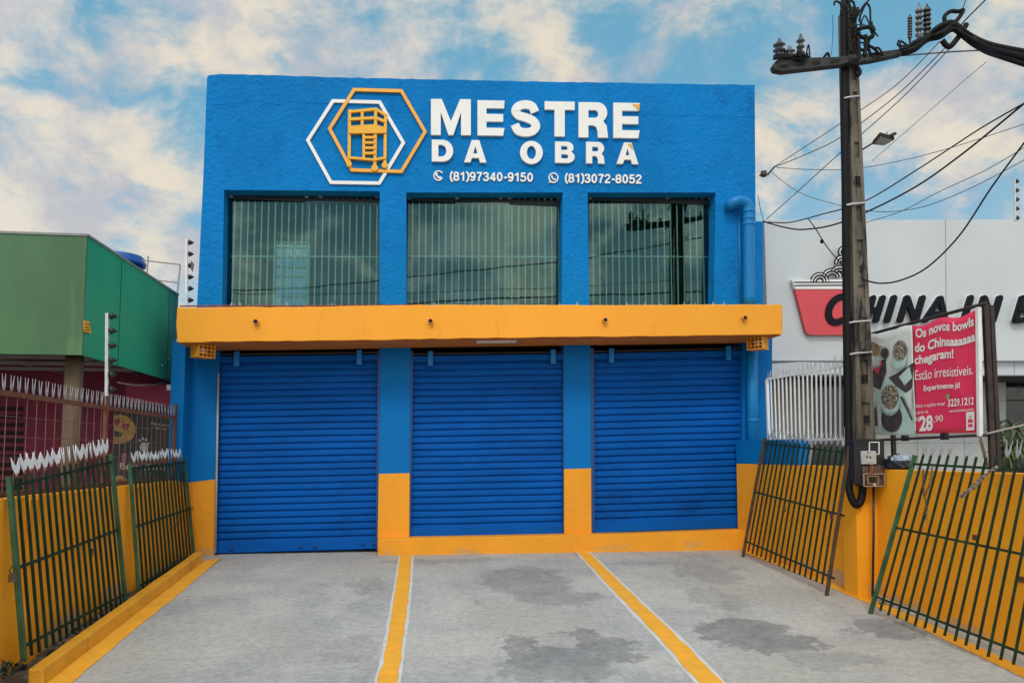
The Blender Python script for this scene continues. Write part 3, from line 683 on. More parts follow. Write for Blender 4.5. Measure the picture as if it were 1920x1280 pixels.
# ------------------------------------------------------------------ the shop sign: raised letters and logo
YL = YF-.005
sign = thing('shop_sign', 'raised white and orange shop sign with hexagon logo on blue wall', 'sign', PY(890, 260, YF))
GA = lambda cx_, cy_, rx, ry, a0, a1, n=14: [(cx_+rx*math.cos(math.radians(a0+(a1-a0)*i/n)), cy_-ry*math.sin(math.radians(a0+(a1-a0)*i/n))) for i in range(n+1)]
def glyph(ch):
    if ch == 'M': return [[(0, 0), (.27, 0), (.5, .62), (.73, 0), (1, 0), (1, 1), (.755, 1), (.755, .36), (.56, 1), (.44, 1), (.245, .36), (.245, 1), (0, 1)]]
    if ch == 'E': return [[(0, 0), (1, 0), (.98, .22), (.33, .22), (.33, .385), (.95, .385), (.95, .60), (.33, .60), (.33, .78), (1, .78), (.95, 1), (0, 1)]]
    if ch == 'T': return [[(0, 0), (1, 0), (1, .235), (.67, .235), (.67, 1), (.33, 1), (.33, .235), (0, .235)]]
    if ch == 'D': return [[(0, 0), (.5, 0)]+GA(.5, .5, .5, .5, 90, -90, 20)[1:-1]+[(.5, 1), (0, 1)], [(.31, .23), (.45, .23)]+GA(.45, .5, .23, .27, 90, -90, 16)[1:-1]+[(.45, .77), (.31, .77)]]
    if ch == 'O': return [GA(.5, .5, .5, .5, 0, 360, 40)[:-1], GA(.5, .5, .20, .29, 0, 360, 32)[:-1]]
    if ch == 'A': return [[(.34, 0), (.68, 0), (1, 1), (.72, 1), (.66, .80), (.35, .80), (.285, 1), (0, 1)], [(.505, .27), (.60, .60), (.41, .60)]]
    if ch == 'B': return [[(0, 0), (.6, 0)]+GA(.6, .27, .34, .27, 90, -50, 12)[1:]+GA(.62, .715, .38, .285, 55, -90, 14)+[(0, 1)], [(.31, .20), (.54, .20)]+GA(.54, .295, .10, .095, 90, -90, 8)[1:-1]+[(.54, .39), (.31, .39)], [(.31, .59), (.57, .59)]+GA(.57, .69, .11, .10, 90, -90, 8)[1:-1]+[(.57, .79), (.31, .79)]]
    if ch == 'R': return [[(0, 0), (.64, 0)]+GA(.64, .29, .33, .29, 90, -52, 14)[1:]+[(.86, .57), (.95, .66), (.97, .8), (1, 1), (.66, 1), (.645, .82), (.60, .70), (.5, .655), (.33, .655), (.33, 1), (0, 1)], [(.33, .22), (.55, .22)]+GA(.55, .33, .12, .11, 90, -90, 8)[1:-1]+[(.55, .44), (.33, .44)]]
    if ch == 'S':
        c = spline([(.84, .31, 0), (.70, .145, 0), (.5, .115, 0), (.29, .155, 0), (.185, .29, 0), (.30, .41, 0), (.52, .475, 0), (.76, .57, 0), (.83, .71, 0), (.72, .84, 0), (.5, .885, 0), (.27, .845, 0), (.15, .67, 0)], 5)
        l, r = [], []
        for i, p in enumerate(c):
            d = (c[min(i+1, len(c)-1)]-c[max(i-1, 0)]); d.y *= 1.0; d.normalize(); n_ = Vector((-d.y, d.x, 0))
            w = .115+.025*math.sin(math.pi*i/(len(c)-1)); sx = 1.35 if abs(n_.x) > .6 else 1.0
            l.append((p.x+n_.x*w*sx, p.y+n_.y*w)); r.append((p.x-n_.x*w*sx, p.y-n_.y*w))
        pts = l+r[::-1]; xs_ = [p[0] for p in pts]; ys_ = [p[1] for p in pts]
        return [[((x-min(xs_))/(max(xs_)-min(xs_)), (y-min(ys_))/(max(ys_)-min(ys_))) for x, y in pts]]
LET = [('M', 808, 882.5, 188, 255, 189.5, 255.5), ('E', 895, 945.5, 190.5, 256), ('T', 1020.5, 1076.5, 192.5, 257.5), ('R', 1084, 1139, 194, 259.5), ('E', 1149, 1198, 195, 260.5),
       ('D', 809.5, 849.5, 264, 304.5), ('A', 870, 911.5, 264.5, 306), ('O', 974.5, 1017, 266, 309), ('B', 1040, 1076.5, 267.5, 307), ('R', 1098, 1132.5, 268, 308), ('A', 1155, 1195.5, 269, 309)]
for L_ in LET:
    ch, x0, x1, y0, y1 = L_[:5]
    lo = fill('letter', glyph(ch), .05, quad_place(((x0, y0), (x1, y0+.8), (x1, y1+.8), (x0, y1)), Yp=YL), 'letter_white', sign); lo['label'] = 'white raised letter '+ch
for pts in ([(1186, 195.5), (1198.6, 196), (1198.4, 208)], [(1177, 269.8), (1183.6, 270), (1187, 281)]):
    fill('orange_corner', [pts], .012, lambda u, v, d: PY(u, v, YL-.051)-Vector((0, d, 0)), 'logo_orange', sign)
idp = lambda u, v, d: PY(u, v, YL)-Vector((0, d, 0))
def ribbon(b, pts, w, depth, closed=False):
    """flat raised stroke along pixel points"""
    n = len(pts); F_, B_ = [], []
    for i in range(n):
        p = Vector(pts[i]).to_2d()
        a = Vector(pts[i-1] if (i or closed) else pts[0]).to_2d(); c = Vector(pts[(i+1) % n] if (i < n-1 or closed) else pts[-1]).to_2d()
        d0, d1 = (p-a), (c-p); d0 = d0.normalized() if d0.length else d1.normalized(); d1 = d1.normalized() if d1.length else d0
        t_ = (d0+d1).normalized(); nn = Vector((-t_.y, t_.x)); k = w/2/max(.6, nn.dot(Vector((-d0.y, d0.x))))
        for s_ in (1, -1): q = p+nn*k*s_; F_.append(idp(q.x, q.y, depth)); B_.append(idp(q.x, q.y, 0))
    fs = []; N_ = 2*n
    for i in range(n if closed else n-1):
        j = (i+1) % n; l0, r0_, l1, r1_ = 2*i, 2*i+1, 2*j, 2*j+1
        fs += [(l0, r0_, r1_, l1), (l0, l1, l1+N_, l0+N_), (r0_, r0_+N_, r1_+N_, r1_)]
    if not closed: fs += [(0, N_, N_+1, 1), (N_-2, N_-1, 2*N_-1, 2*N_-2)]
    b.add(F_+B_, fs)
b = MB(); ribbon(b, spline([(x, y, 0) for x, y in ((1002.5, 212.5), (997, 202), (985, 198.2), (971.5, 201.5), (966, 210), (972, 218.5), (986, 223), (999, 229), (1004.2, 239), (998, 247.5), (985, 250.5), (971, 247), (964.8, 235.5))], 5), 15.6, .05)
o = b.build('letter', 'letter_white', sign); o['label'] = 'white raised letter S'
el = lambda cx_, cy_, rx, ry, n=22: ([(cx_+rx*math.cos(2*math.pi*i/n), cy_+ry*math.sin(2*math.pi*i/n), 0) for i in range(n)], True)
sp_ = lambda *p: (spline([(x, y, 0) for x, y in p], 4), False)
st_ = lambda *p: ([(x, y, 0) for x, y in p], False)
DIG = {'0': (.66, [el(.28, .5, .20, .43)]), '1': (.56, [st_((.04, .27), (.2, .22), (.30, .08)), st_((.31, .0), (.31, 1))]), '2': (.66, [sp_((.06, .30), (.11, .13), (.28, .07), (.44, .14), (.47, .29), (.38, .47), (.2, .68), (.08, .90)), st_((.02, .93), (.53, .93))]),
       '3': (.66, [sp_((.07, .26), (.13, .11), (.28, .07), (.43, .14), (.45, .28), (.37, .43), (.22, .47)), sp_((.22, .47), (.42, .53), (.5, .69), (.43, .87), (.28, .93), (.12, .87), (.05, .72))]), '4': (.66, [st_((.40, 1), (.40, .03)), st_((.38, .06), (.05, .70)), st_((.03, .72), (.56, .72))]),
       '5': (.66, [st_((.5, .07), (.15, .07), (.10, .50)), sp_((.10, .50), (.28, .40), (.45, .48), (.5, .66), (.43, .86), (.26, .93), (.1, .86), (.05, .74))]), '7': (.64, [st_((.03, .07), (.53, .07)), sp_((.48, .10), (.33, .42), (.24, .72), (.21, 1))]),
       '8': (.66, [el(.28, .28, .19, .21), el(.28, .71, .22, .22)]), '9': (.66, [el(.28, .32, .21, .25), sp_((.49, .34), (.48, .6), (.40, .86), (.25, .93), (.09, .84))]), '(': (.36, [sp_((.28, -.05), (.14, .2), (.09, .53), (.14, .86), (.28, 1.12))]), ')': (.36, [sp_((.06, -.05), (.2, .2), (.25, .53), (.2, .86), (.06, 1.12))]), '-': (.40, [st_((.03, .58), (.33, .58))])}
for num, (x0, x1, y0, y1) in (('(81)97340-9150', (843, 999, 323, 339.5)), ('(81)3072-8052', (1058.5, 1202.5, 326.5, 343))):
    tw_ = sum(DIG[c][0] for c in num)-.1; kx = (x1-x0)/tw_; ox = 0; b = MB(); k = 0
    for c in num:
        for pts, cl_ in DIG[c][1]:
            k += 1; ribbon(b, [(x0+(ox+p[0])*kx, y0+(y1-y0)*p[1]+2*(ox/tw_)) for p in pts], 3.1, .02+.0006*(k % 3), cl_)
        ox += DIG[c][0]
    b.build('phone_number', 'letter_white', sign)
for (cx_, cy_, sp) in ((822, 330, False), (1037.5, 334, True)):
    ring = GA(cx_, cy_, 9.5, 9.8, 30, 330 if not sp else 388, 26); inner = GA(cx_, cy_, 7.4, 7.6, 330 if not sp else 388, 30, 26)
    lp = ring+inner
    if sp: lp = GA(cx_, cy_, 9.5, 9.8, -120, 222, 30)+[(cx_-10, cy_+10)]; 
    ic = fill('phone_icon', [lp] if not sp else [lp, GA(cx_, cy_, 7.3, 7.5, 0, 360, 26)[:-1]], .02, idp, 'letter_white', sign)
    s = .62 if sp else .8
    h = [(-7, -6), (-4, -8), (-1.5, -3.5), (-3.2, -1.5), (1.5, 3.2), (3.5, 1.5), (8, 4), (6, 7), (2, 7.5), (-4, 3), (-7.5, -2)]
    fill('handset', [[(cx_+x*s, cy_+y*s) for x, y in h]], .021, idp, 'letter_white', ic)
def hexring(name, pts, w, mat, dep):
    c = Vector((sum(p[0] for p in pts)/6, sum(p[1] for p in pts)/6))
    inn = [tuple(c+(Vector(p)-c)*(1-w/((Vector(p)-c).length*.866))) for p in pts]
    return fill(name, [list(pts), inn], dep, idp, mat, sign)
hexring('white_hexagon', [(574, 264), (623, 187.5), (714, 190), (760, 269), (713, 347.5), (619, 346)], 6.2, 'letter_white', .03)
hexring('orange_hexagon', [(615, 243), (662.5, 167), (754.5, 169.5), (800.5, 249), (754.5, 326), (658, 323)], 6.0, 'hex_orange', .042)
b = MB(); Lz = lambda x, y: (620+x/7.11, 170+y/7.11); dep = [.05]
def stroke(x0, y0, x1, y1, w):
    a, c = Vector(Lz(x0, y0)), Vector(Lz(x1, y1)); d = (c-a).normalized(); n_ = Vector((-d.y, d.x))*w/2/7.11; a -= d*w/3/7.11; c += d*w/3/7.11
    dep[0] += .0015; b.prism([PY(*p, YL-dep[0]) for p in (a+n_, c+n_, c-n_, a-n_)], (0, dep[0]+.002, 0))
for s in ((252, 265, 245, 950, 40), (420, 258, 420, 500, 38), (600, 245, 588, 1030, 42), (732, 320, 722, 980, 40), (252, 278, 600, 245, 36), (600, 245, 735, 322, 36), (252, 378, 600, 360, 36), (600, 360, 735, 412, 36),
          (440, 560, 440, 900, 34), (440, 620, 590, 620, 32), (440, 690, 590, 690, 32), (440, 760, 590, 760, 32), (440, 832, 590, 830, 32), (250, 890, 590, 920, 30), (590, 920, 730, 890, 30)): stroke(*s)
dep[0] += .002; b.prism([PY(*Lz(*p), YL-dep[0]) for p in ((245, 470), (590, 448), (735, 490), (745, 565), (245, 570))], (0, dep[0], 0))
for x, y, r in ((586, 1028, 44), (720, 990, 40), (245, 975, 36)):
    dep[0] += .002; b.prism([PY(*Lz(x+r*math.cos(k*.3927), y+r*math.sin(k*.3927)), YL-dep[0]) for k in range(16)], (0, dep[0], 0))
b.build('scaffold_emblem', 'logo_orange', sign)

# ------------------------------------------------------------------ caged lamps under the canopy
def cage(xl_, xr_, yt, yb, Y, ang, lab):
    c = (PY((xl_+xr_)/2, yt, Y)+PY((xl_+xr_)/2, yb, Y))/2; h = abs(PY(xl_, yt, Y).z-PY(xl_, yb, Y).z); w = .28; d = .24
    t = thing('security_lamp', lab, 'security lamp', c+Vector((0, 0, h/2)), 'caged lamps under the canopy')
    R_ = Matrix.Rotation(math.radians(ang), 3, 'Z'); tr = lambda x, y, z: c+R_ @ Vector((x, y, z))
    def bx(b, lo, hi):
        (x0, y0, z0), (x1, y1, z1) = lo, hi
        b.add([tr(*p) for p in ((x0, y0, z0), (x1, y0, z0), (x1, y1, z0), (x0, y1, z0), (x0, y0, z1), (x1, y0, z1), (x1, y1, z1), (x0, y1, z1))], [(0, 3, 2, 1), (4, 5, 6, 7), (0, 1, 5, 4), (1, 2, 6, 5), (2, 3, 7, 6), (3, 0, 4, 7)])
    b = MB(); bx(b, (-w/2, -d/2, -h/2), (-w/2+.012, d/2, h/2)); bx(b, (w/2-.012, -d/2, -h/2), (w/2, d/2, h/2)); bx(b, (-w/2+.012, -d/2, -h/2), (w/2-.012, d/2, -h/2+.012)); bx(b, (-w/2+.012, -d/2, h/2-.012), (w/2-.012, d/2, h/2)); bx(b, (-w/2+.012, d/2-.012, -h/2+.012), (w/2-.012, d/2, h/2-.012))
    b.build('housing', 'cage', t)
    b = MB()
    for i in range(5): x = -w/2+w*i/4; bx(b, (x-.006, -d/2-.012, -h/2), (x+.006, -d/2-.002, h/2))
    for i in range(5): z = -h/2+h*i/4; bx(b, (-w/2, -d/2-.024, z-.006), (w/2, -d/2-.013, z+.006))
    b.build('grid', 'cage', t)
    b = MB(); b.lathe(tr(0, .06, 0), R_ @ Vector((0, -1, 0)), [(.02, 0), (.05, .02), (.055, .07), (.04, .09), (.0, .10)], 14); b.build('lamp', 'white_plastic', t)
cage(360, 400, 643, 671, 12.66, 46, 'orange caged security lamp under the canopy above the first shutter')
cage(1402, 1440, 629, 656, 12.66, -50, 'orange caged security lamp under the canopy above the downpipe')

# ------------------------------------------------------------------ boundary walls
XW, ZW = -3.87, 1.27
t = thing('boundary_wall', 'long orange rendered wall below the rusty mesh fence', 'wall', (XW-.09, 9, gz(9)))
b = MB()
ys = [4+i*.445 for i in range(21)]
rows = [(gz(y)-.2, ZW+.01*mnoise.noise((y*.8, 1, 0))) for y in ys]
for i in range(20):
    y0, y1 = ys[i], ys[i+1]
    (a0, c0), (a1, c1) = rows[i], rows[i+1]
    b.add([(XW, y0, a0), (XW, y1, a1), (XW, y1, c1), (XW, y0, c0), (XW-.18, y0, a0), (XW-.18, y1, a1), (XW-.18, y1, c1), (XW-.18, y0, c0)], [(0, 1, 2, 3), (4, 7, 6, 5), (3, 2, 6, 7)]+([(0, 3, 7, 4)] if i == 0 else [])+([(1, 5, 6, 2)] if i == 19 else []))
b.build('wall_run', 'orange_wall', t)
for px_ in (255, 60):
    p = PX(px_, 1000, XW); b = MB(); b.box((XW-.05, p.y-.14, gz(p.y)-.2), (XW+.035, p.y+.14, ZW-.012)); bevel(b.build('buttress', 'orange_wall', t), .025, 3)
b = MB(); b.box((XW-.18, 12.905, -.2), (XW+.03, 13.28, 1.24)); b.cur = 1; b.box((XW-.18, 12.905, 1.243), (XW+.03, 13.28, 3.52)); b.build('end_pier', ['orange', 'smooth_blue'], t)

WA, WB = Vector((5.66, 13.28, 0)), Vector((6.03, 10.14, 0))
t = thing('boundary_wall', 'short orange wall between the downpipe and the utility pole, topped by blue', 'wall', (5.95, 11.7, gz(11.7)))
b = MB(); n_ = Vector((.18, .02, 0))
def wall_seg(b, A, B, z0a, z0b, z1, n_, k=10):
    for i in range(k):
        p, q = lerp(A, B, i/k), lerp(A, B, (i+1)/k); a0, a1 = z0a+(z0b-z0a)*i/k, z0a+(z0b-z0a)*(i+1)/k
        V = lambda s, z: Vector((s.x, s.y, z))
        b.add([V(p, a0), V(q, a1), V(q, z1), V(p, z1), V(p+n_, a0), V(q+n_, a1), V(q+n_, z1), V(p+n_, z1)], [(0, 1, 2, 3), (4, 7, 6, 5), (3, 2, 6, 7)]+([(0, 3, 7, 4)] if i == 0 else [])+([(1, 5, 6, 2)] if i == k-1 else []))
wall_seg(b, WA, WB, -.2, -.45, 1.52, n_)
bevel(b.build('wall_run', 'orange_wall', t), .012)
b = MB(); pe = PX(1548, 850, 6.0); wall_seg(b, WA+Vector((.004, 0, 0)), lerp(WA, WB, .60), 1.523, 1.523, 1.93, n_)
b.build('upper_course', 'smooth_blue', t)
b = MB(); b.box((6.0, 9.98, -.45), (6.17, 10.13, 1.53)); bevel(b.build('end_pilaster', 'orange_wall', t), .02, 3)
WC, WD = Vector((6.155, 9.99, 0)), Vector((6.46, 4.6, 0))
t = thing('boundary_wall', 'orange wall with chipped render beyond the meter box', 'wall', (6.4, 7, gz(7)))
b = MB(); n2 = Vector((.22, 0, 0))
wall_seg(b, WC, WD, -.45, -.85, 1.49, n2, 16); bevel(b.build('wall_run', 'orange_wall', t), .012)
b = MB()
for x, y in ((1672, 982), (1832, 1007), (1916, 1085)):
    d = ray(x, y); 
    p = PX(x, y, 6.22 if x < 1700 else 6.29 if x < 1900 else 6.31); b.box((p.x-.03, p.y-.05, p.z-.03), (p.x+.02, p.y+.05, p.z+.03))
b.build('exposed_brick', 'rust', t)
b = MB(); q0, q1 = lerp(WC, WD, 0), lerp(WC, WD, 1)
for i in range(16):
    p, q = lerp(WC, WD, i/16), lerp(WC, WD, (i+1)/16); w = .11+.03*mnoise.noise((i*.7, 3, 1))
    b.add([(p.x-w, p.y, gz(p.y)+.003), (q.x-w, q.y, gz(q.y)+.003), (q.x-.0, q.y, gz(q.y)+.035), (p.x-.0, p.y, gz(p.y)+.035)], [(0, 1, 2, 3)])
b.build('footing', 'footing', t)

# painted edge strips at the foot of the walls, kerb
struct(strip('edge_line', [(1396, 1036), (1500, 1077), (1600, 1119), (1638, 1135), (1740, 1184), (1925, 1273)], [(1402, 1029), (1510, 1070), (1606, 1111), (1648, 1128), (1755, 1174), (1928, 1256)], 'line_yellow', .005, .012), 'yellow painted edge along the foot of the meter box walls', 'painted edge')
k = MB(); ys = [7.62+i*.27 for i in range(20)]
x_in, x_out = -3.43, -3.56
def kz(y): return gz(y)+.155+.008*mnoise.noise((y*1.7, 0, 4))
pts = []
for y in ys: j = .012*mnoise.noise((y*2.1, 7, 2)); pts += [(x_in+.015+j, y, gz(y)-.05), (x_in+j, y, kz(y)), (x_out, y, kz(y)), (x_out, y, gz(y)-.05)]
k.add(pts, [(4*i+a, 4*i+a+1, 4*i+a+5, 4*i+a+4) for i in range(19) for a in range(3)]+[(0, 1, 2, 3), (76, 79, 78, 77)])
struct(bevel(k.build('kerb', 'kerb_yellow'), .018, 2), 'raised yellow kerb along the foot of the long wall', 'kerb')
struct(strip('edge_line', [(385, 1050), (240, 1150), (52, 1288)], [(414, 1046), (340, 1110), (240, 1190), (125, 1288)], 'line_yellow', .005, .02), 'yellow painted edge beside the raised kerb', 'painted edge')
struct(sheet('soil', -3.87, -3.56, [5, 8, 10, 12, 13.2], .012, 'soil'), 'dirty gutter of soil between kerb and long wall', 'soil')

# ------------------------------------------------------------------ leaning green grilles
def fork(b, p, up, side, h, w, th, body=.42):
    """forked plate: base point, up axis, side axis"""
    up, side = Vector(up).normalized(), Vector(side).normalized(); n_ = up.cross(side)*th
    o = [(-.1, 0), (.1, 0), (.46, body*.75), (.5, 1), (.12, body), (-.12, body), (-.5, 1), (-.46, body*.75)]
    a = [p+side*x*w+up*y*h-n_/2 for x, y in o]
    b.prism(a, n_)
def grille(lab, B0, B1, T0, T1, rails, nbars, bar_r, post_r, matb, matp, over=(.06, .05), spike=None, post2=True, first=.0, skip=(), rail_ext=0.0):
    """B0/B1 feet of the end posts, T0/T1 their heads; rails = fractions of height"""
    B0, B1, T0, T1 = map(Vector, (B0, B1, T0, T1))
    t = thing('grille_gate', lab, 'gate', (B0+B1)/2, 'old green grille gates leaning on the walls')
    b = MB(); b.bar(B0, T0, post_r*2, post_r*2, (T1-T0)); b.build('post', matp, t)
    if post2: b = MB(); b.bar(B1, T1, post_r*2, post_r*2, (T1-T0)); b.build('post', matp if post2 is True else post2, t)
    for f in rails:
        b = MB(); a, c = lerp(B0, T0, f), lerp(B1, T1, f); d = (c-a).normalized(); b.bar(a-d*rail_ext*.4, c+d*rail_ext, bar_r*1.1, bar_r*2.6, (lerp(T0, T1, .5)-lerp(B0, B1, .5))); b.build('rail', matb, t)
    hi, lo = over; side = (B1-B0).normalized()
    for i in range(nbars):
        u = first+(1-first)*(i+1)/(nbars+1); a, c = lerp(B0, B1, u), lerp(T0, T1, u); f0, f1 = rails[-1]-lo, rails[0]+hi
        j = random.uniform(-.006, .006)
        p, q = lerp(a, c, f0+random.uniform(-.008, .008)), lerp(a, c, f1+random.uniform(-.005, .005)); q += side*j
        b = MB(); b.bar(p, q, bar_r*2, bar_r*2, side); b.build('bar', matb, t)
        if spike and i not in skip:
            h, w, mt, gap, body = spike; up = (q-p).normalized(); b = MB()
            b.bar(q, q+up*(gap+.02), bar_r*1.5, bar_r*1.5, side); b.build('spike_stub', 'rust', t)
            b = MB(); tw = Matrix.Rotation(random.uniform(-.25, .25), 3, up); tl_ = Matrix.Rotation(random.uniform(-.10, .10), 3, up.cross(side))
            fork(b, q+up*gap, tl_ @ up, tw @ side, h*random.uniform(.9, 1.08), w, .005, body); b.build('spike', mt, t)
    return t
def on_plane(x, y, A, B):
    """pixel ray meets the plane spanned by the vertical through A-B"""
    d = ray(x, y); n_ = (Vector(B)-Vector(A)).cross(Vector((0, 0, 1))); s = (Vector(A)-EYE).dot(n_)/d.dot(n_); return EYE+d*s
XG = -3.66
fA0, fA1 = PX(45, 1238, XG), PX(236, 1134, XG)
gA = grille('largest green grille gate with white forked spikes, leaning beside the padlock', fA0, fA1, PX(17, 893, XW+.03), PX(208, 850, XW+.03), (.945, .50, .075), 16, .0115, .022, 'green_dark', 'green', (.045, .075), (.185, .125, 'silver', .02, .58))
fB0, fB1 = PX(261, 1119, XG), PX(365, 1056, XG)
gB = grille('narrow green grille gate with white spikes, leaning next to the blue shutter pier', fB0, fB1, PX(243, 868, XW+.03), PX(346, 858, XW+.03), (.955, .52, .08), 14, .012, .020, 'green_dark', 'green', (.02, .07), (.15, .14, 'silver', .05, .58))
fC0, fC1 = PG(1393, 1043), PG(1550, 1116)
tC0, tC1 = on_plane(1434, 820, WA-n_*.2, WB-n_*.2), PX(1593, 836, 5.76)
gC = grille('dark green grille gate leaning on the wall between downpipe and utility pole', fC0, fC1, tC0, tC1, (.955, .545, .13), 16, .011, .020, 'green_dark', 'rust_post', (.03, .075), (.18, .085, 'silver_dull', .0, .45), rail_ext=.12)
fD0 = PG(1632, 1150); tD0 = PX(1716, 853, 6.13)
dirD = (Vector((5.86, 6.0, gz(6.0)))-fD0); tdir = (Vector((6.30, 5.95, 1.62))-tD0)
gD = grille('green grille gate hung with chains, leaning on the wall beyond the meter box', fD0, fD0+dirD, tD0, tD0+tdir, (.945, .545, .11), 20, .0105, .021, 'green_dark', 'green', (.055, .07), (.20, .085, 'silver_dull', .0, .42), post2=False, skip=(4, 6, 7, 8), rail_ext=.0)
# latches and locks on the grilles
def padlock(p, lab, ring_r=.035, body=True):
    b = MB(); p = Vector(p); up = Vector((0, 0, 1)); sd_ = Vector((.3, .95, 0))
    b.tube([p+(up*math.sin(a)+sd_*math.cos(a))*ring_r for a in [i*math.pi/8 for i in range(17)]], .006, 6, cap=False)
    if body: b.cur = 1; q = p-up*(ring_r+.035); b.box((q.x-.02, q.y-.035, q.z-.035), (q.x+.02, q.y+.035, q.z+.035))
    tag(b.build('padlock', ['rust_post', 'chain_dark'], None, p), lab, 'padlock')
padlock(PX(24, 1068, XG-.03), 'brass padlock on a ring at the edge of the largest gate')
padlock(PX(360, 953, XG-.03), 'empty iron ring at the edge of the narrow spiked gate', .03, False)
for (x, y, g_, pl) in ((170, 1033, gA, XG-.1), (327, 985, gB, XG-.05)):
    p = PX(x, y, pl); b = MB(); b.box((p.x-.01, p.y-.02, p.z-.05), (p.x+.02, p.y+.02, p.z+.03)); b.bar(p, p+Vector((.02, .05, .02)), .015); b.build('latch', 'rust_post', g_)
for (x, y) in ((1471, 953), (1560, 966)):
    p = on_plane(x, y, lerp(fC0, tC0, .5), lerp(fC1, tC1, .5)); b = MB(); b.box((p.x-.02, p.y-.02, p.z-.05), (p.x+.01, p.y+.02, p.z+.04)); b.bar(p, p+Vector((0, .06, .01)), .014); b.build('latch', 'rust_post', gC)

# chains
def chain(b, path, r=.014, wire=.0045):
    pts = spline(path, 10); L_ = 0; acc = 0; k = 0; last = pts[0]
    for p in pts[1:]:
        while (p-last).length >= r*2.1:
            d = (p-last).normalized(); c = last+d*r*1.05; a = d.orthogonal().normalized(); a = Matrix.Rotation(math.pi/2*(k % 2)+.4, 3, d) @ a
            b.tube([c+d*math.cos(t_)*r*1.4+a*math.sin(t_)*r*.8 for t_ in [i*2*math.pi/8 for i in range(9)]], wire, 4, cap=False)
            last = last+d*r*2.1; k += 1
pl = lambda x, y: on_plane(x, y, lerp(fD0, tD0, .55)-Vector((.06, 0, 0)), lerp(fD0, tD0, .55)+tdir-Vector((.06, 0, 0)))
b = MB(); chain(b, [pl(1731, 880), pl(1731, 905), pl(1732, 925), pl(1737, 945), pl(1736, 976)]); chain(b, [pl(1748, 874), pl(1746, 895), pl(1740, 915), pl(1733, 930)]); 
tag(b.build('chain', 'chain_dark', None, pl(1735, 880)), 'thin rusty chain hanging in a loop from the gate top rail', 'chain')
b = MB()
for k in range(5):
    f = lambda: random.uniform(-3.5, 3.5)
    chain(b, [pl(1868+k*.6, 873+k), pl(1853+f(), 887+f()), pl(1840+f(), 899+f()), pl(1826+f(), 911+f()), pl(1812+f(), 922+f()), pl(1801+f(), 932+f())], .015, .0048)
tag(b.build('chain', 'chain_steel', None, pl(1868, 872)), 'thick bundle of steel chain strung across gate bars', 'chain')

# ------------------------------------------------------------------ utility pole, meter box, lamp
YP = 9.95
pole = thing('utility_pole', 'weathered concrete utility pole with crossarm, conduit and insulators', 'utility pole', (6.1, YP, gz(YP)))
def pole_x(y):   # left and right edge of the concrete (pixel), by pixel height
    t = (y-10)/(1110-10); return 1589.5+(1613-1589.5)*t, 1605+(1655-1605)*t**1.05
def pole_seg(b, y0, y1, inset0, inset1, Y, dep, n=1):
    for i in range(n):
        a, c = y0+(y1-y0)*i/n, y0+(y1-y0)*(i+1)/n
        (l0, r0), (l1, r1) = pole_x(a), pole_x(c)
        f = lambda l, r, s: l+(r-l)*s
        b.prism(pxs([(f(l0, r0, inset0), a), (f(l0, r0, inset1), a), (f(l1, r1, inset1), c), (f(l1, r1, inset0), c)], Y), (0, dep, 0))
b = MB()
pole_seg(b, 12, 1100, 0, .30, YP-.12, .26); pole_seg(b, 12, 1100, .74, 1, YP-.12, .26); pole_seg(b, 12, 1100, .30, .74, YP-.085, .19)
for y in (60, 150, 232, 296, 352, 415, 470, 500, 560, 640, 720, 800): pole_seg(b, y, y+(34 if y > 200 else 22), .30, .74, YP-.117, .06)
shaft = b.build('shaft', 'concrete_pole', pole)
b = MB()
for y in (330, 497, 655, 702, 778):
    l, r = pole_x(y); pole_seg(b, y, y+14, .46, .70, YP-.125, .02)
b.build('socket_shade', 'hole_shade', shaft)  # raised black blocks; shade of the pole's openings is painted as their colour
b = MB(); (l0, r0), (l1, r1) = pole_x(872), pole_x(1118); b.prism(pxs([(l0-4, 872), (r0+4, 872), (r1+5, 1122), (l1-4, 1122)], YP-.135), (0, .33, 0)); b.build('painted_base', 'orange_wall', pole)
b = MB()
cl = spline([PY(1583, 0, YP-.1), PY(1583, 200, YP-.1), PY(1586, 400, YP-.1), PY(1588, 600, YP-.1), PY(1591, 800, YP-.1), PY(1592, 900, YP-.15), PY(1594, 925, YP-.17), PY(1603, 945, YP-.2), PY(1612, 942, YP-.2), PY(1617, 925, YP-.2), PY(1617, 900, YP-.2)], 8)
b.tube(cl, .050, 12); b.build('conduit', 'cable_black', pole)
b = MB(); b.tube([PY(1577.5, 20, YP-.06), PY(1581, 400, YP-.06), PY(1585, 800, YP-.06)], .022, 8); b.build('conduit', 'cable_black', pole)
for y in (180, 380, 381, 601, 660):
    l, r = pole_x(y); b = MB(); pts = [PY(l-14, y+5, YP-.06), PY(l-8, y+4, YP-.17), PY(l, y+2, YP-.16), PY(r, y, YP-.14), PY(r+1, y-1, YP+.1)]
    b.tube(pts, .013 if y != 381 else .008, 6); b.build('strap', 'galv', pole)
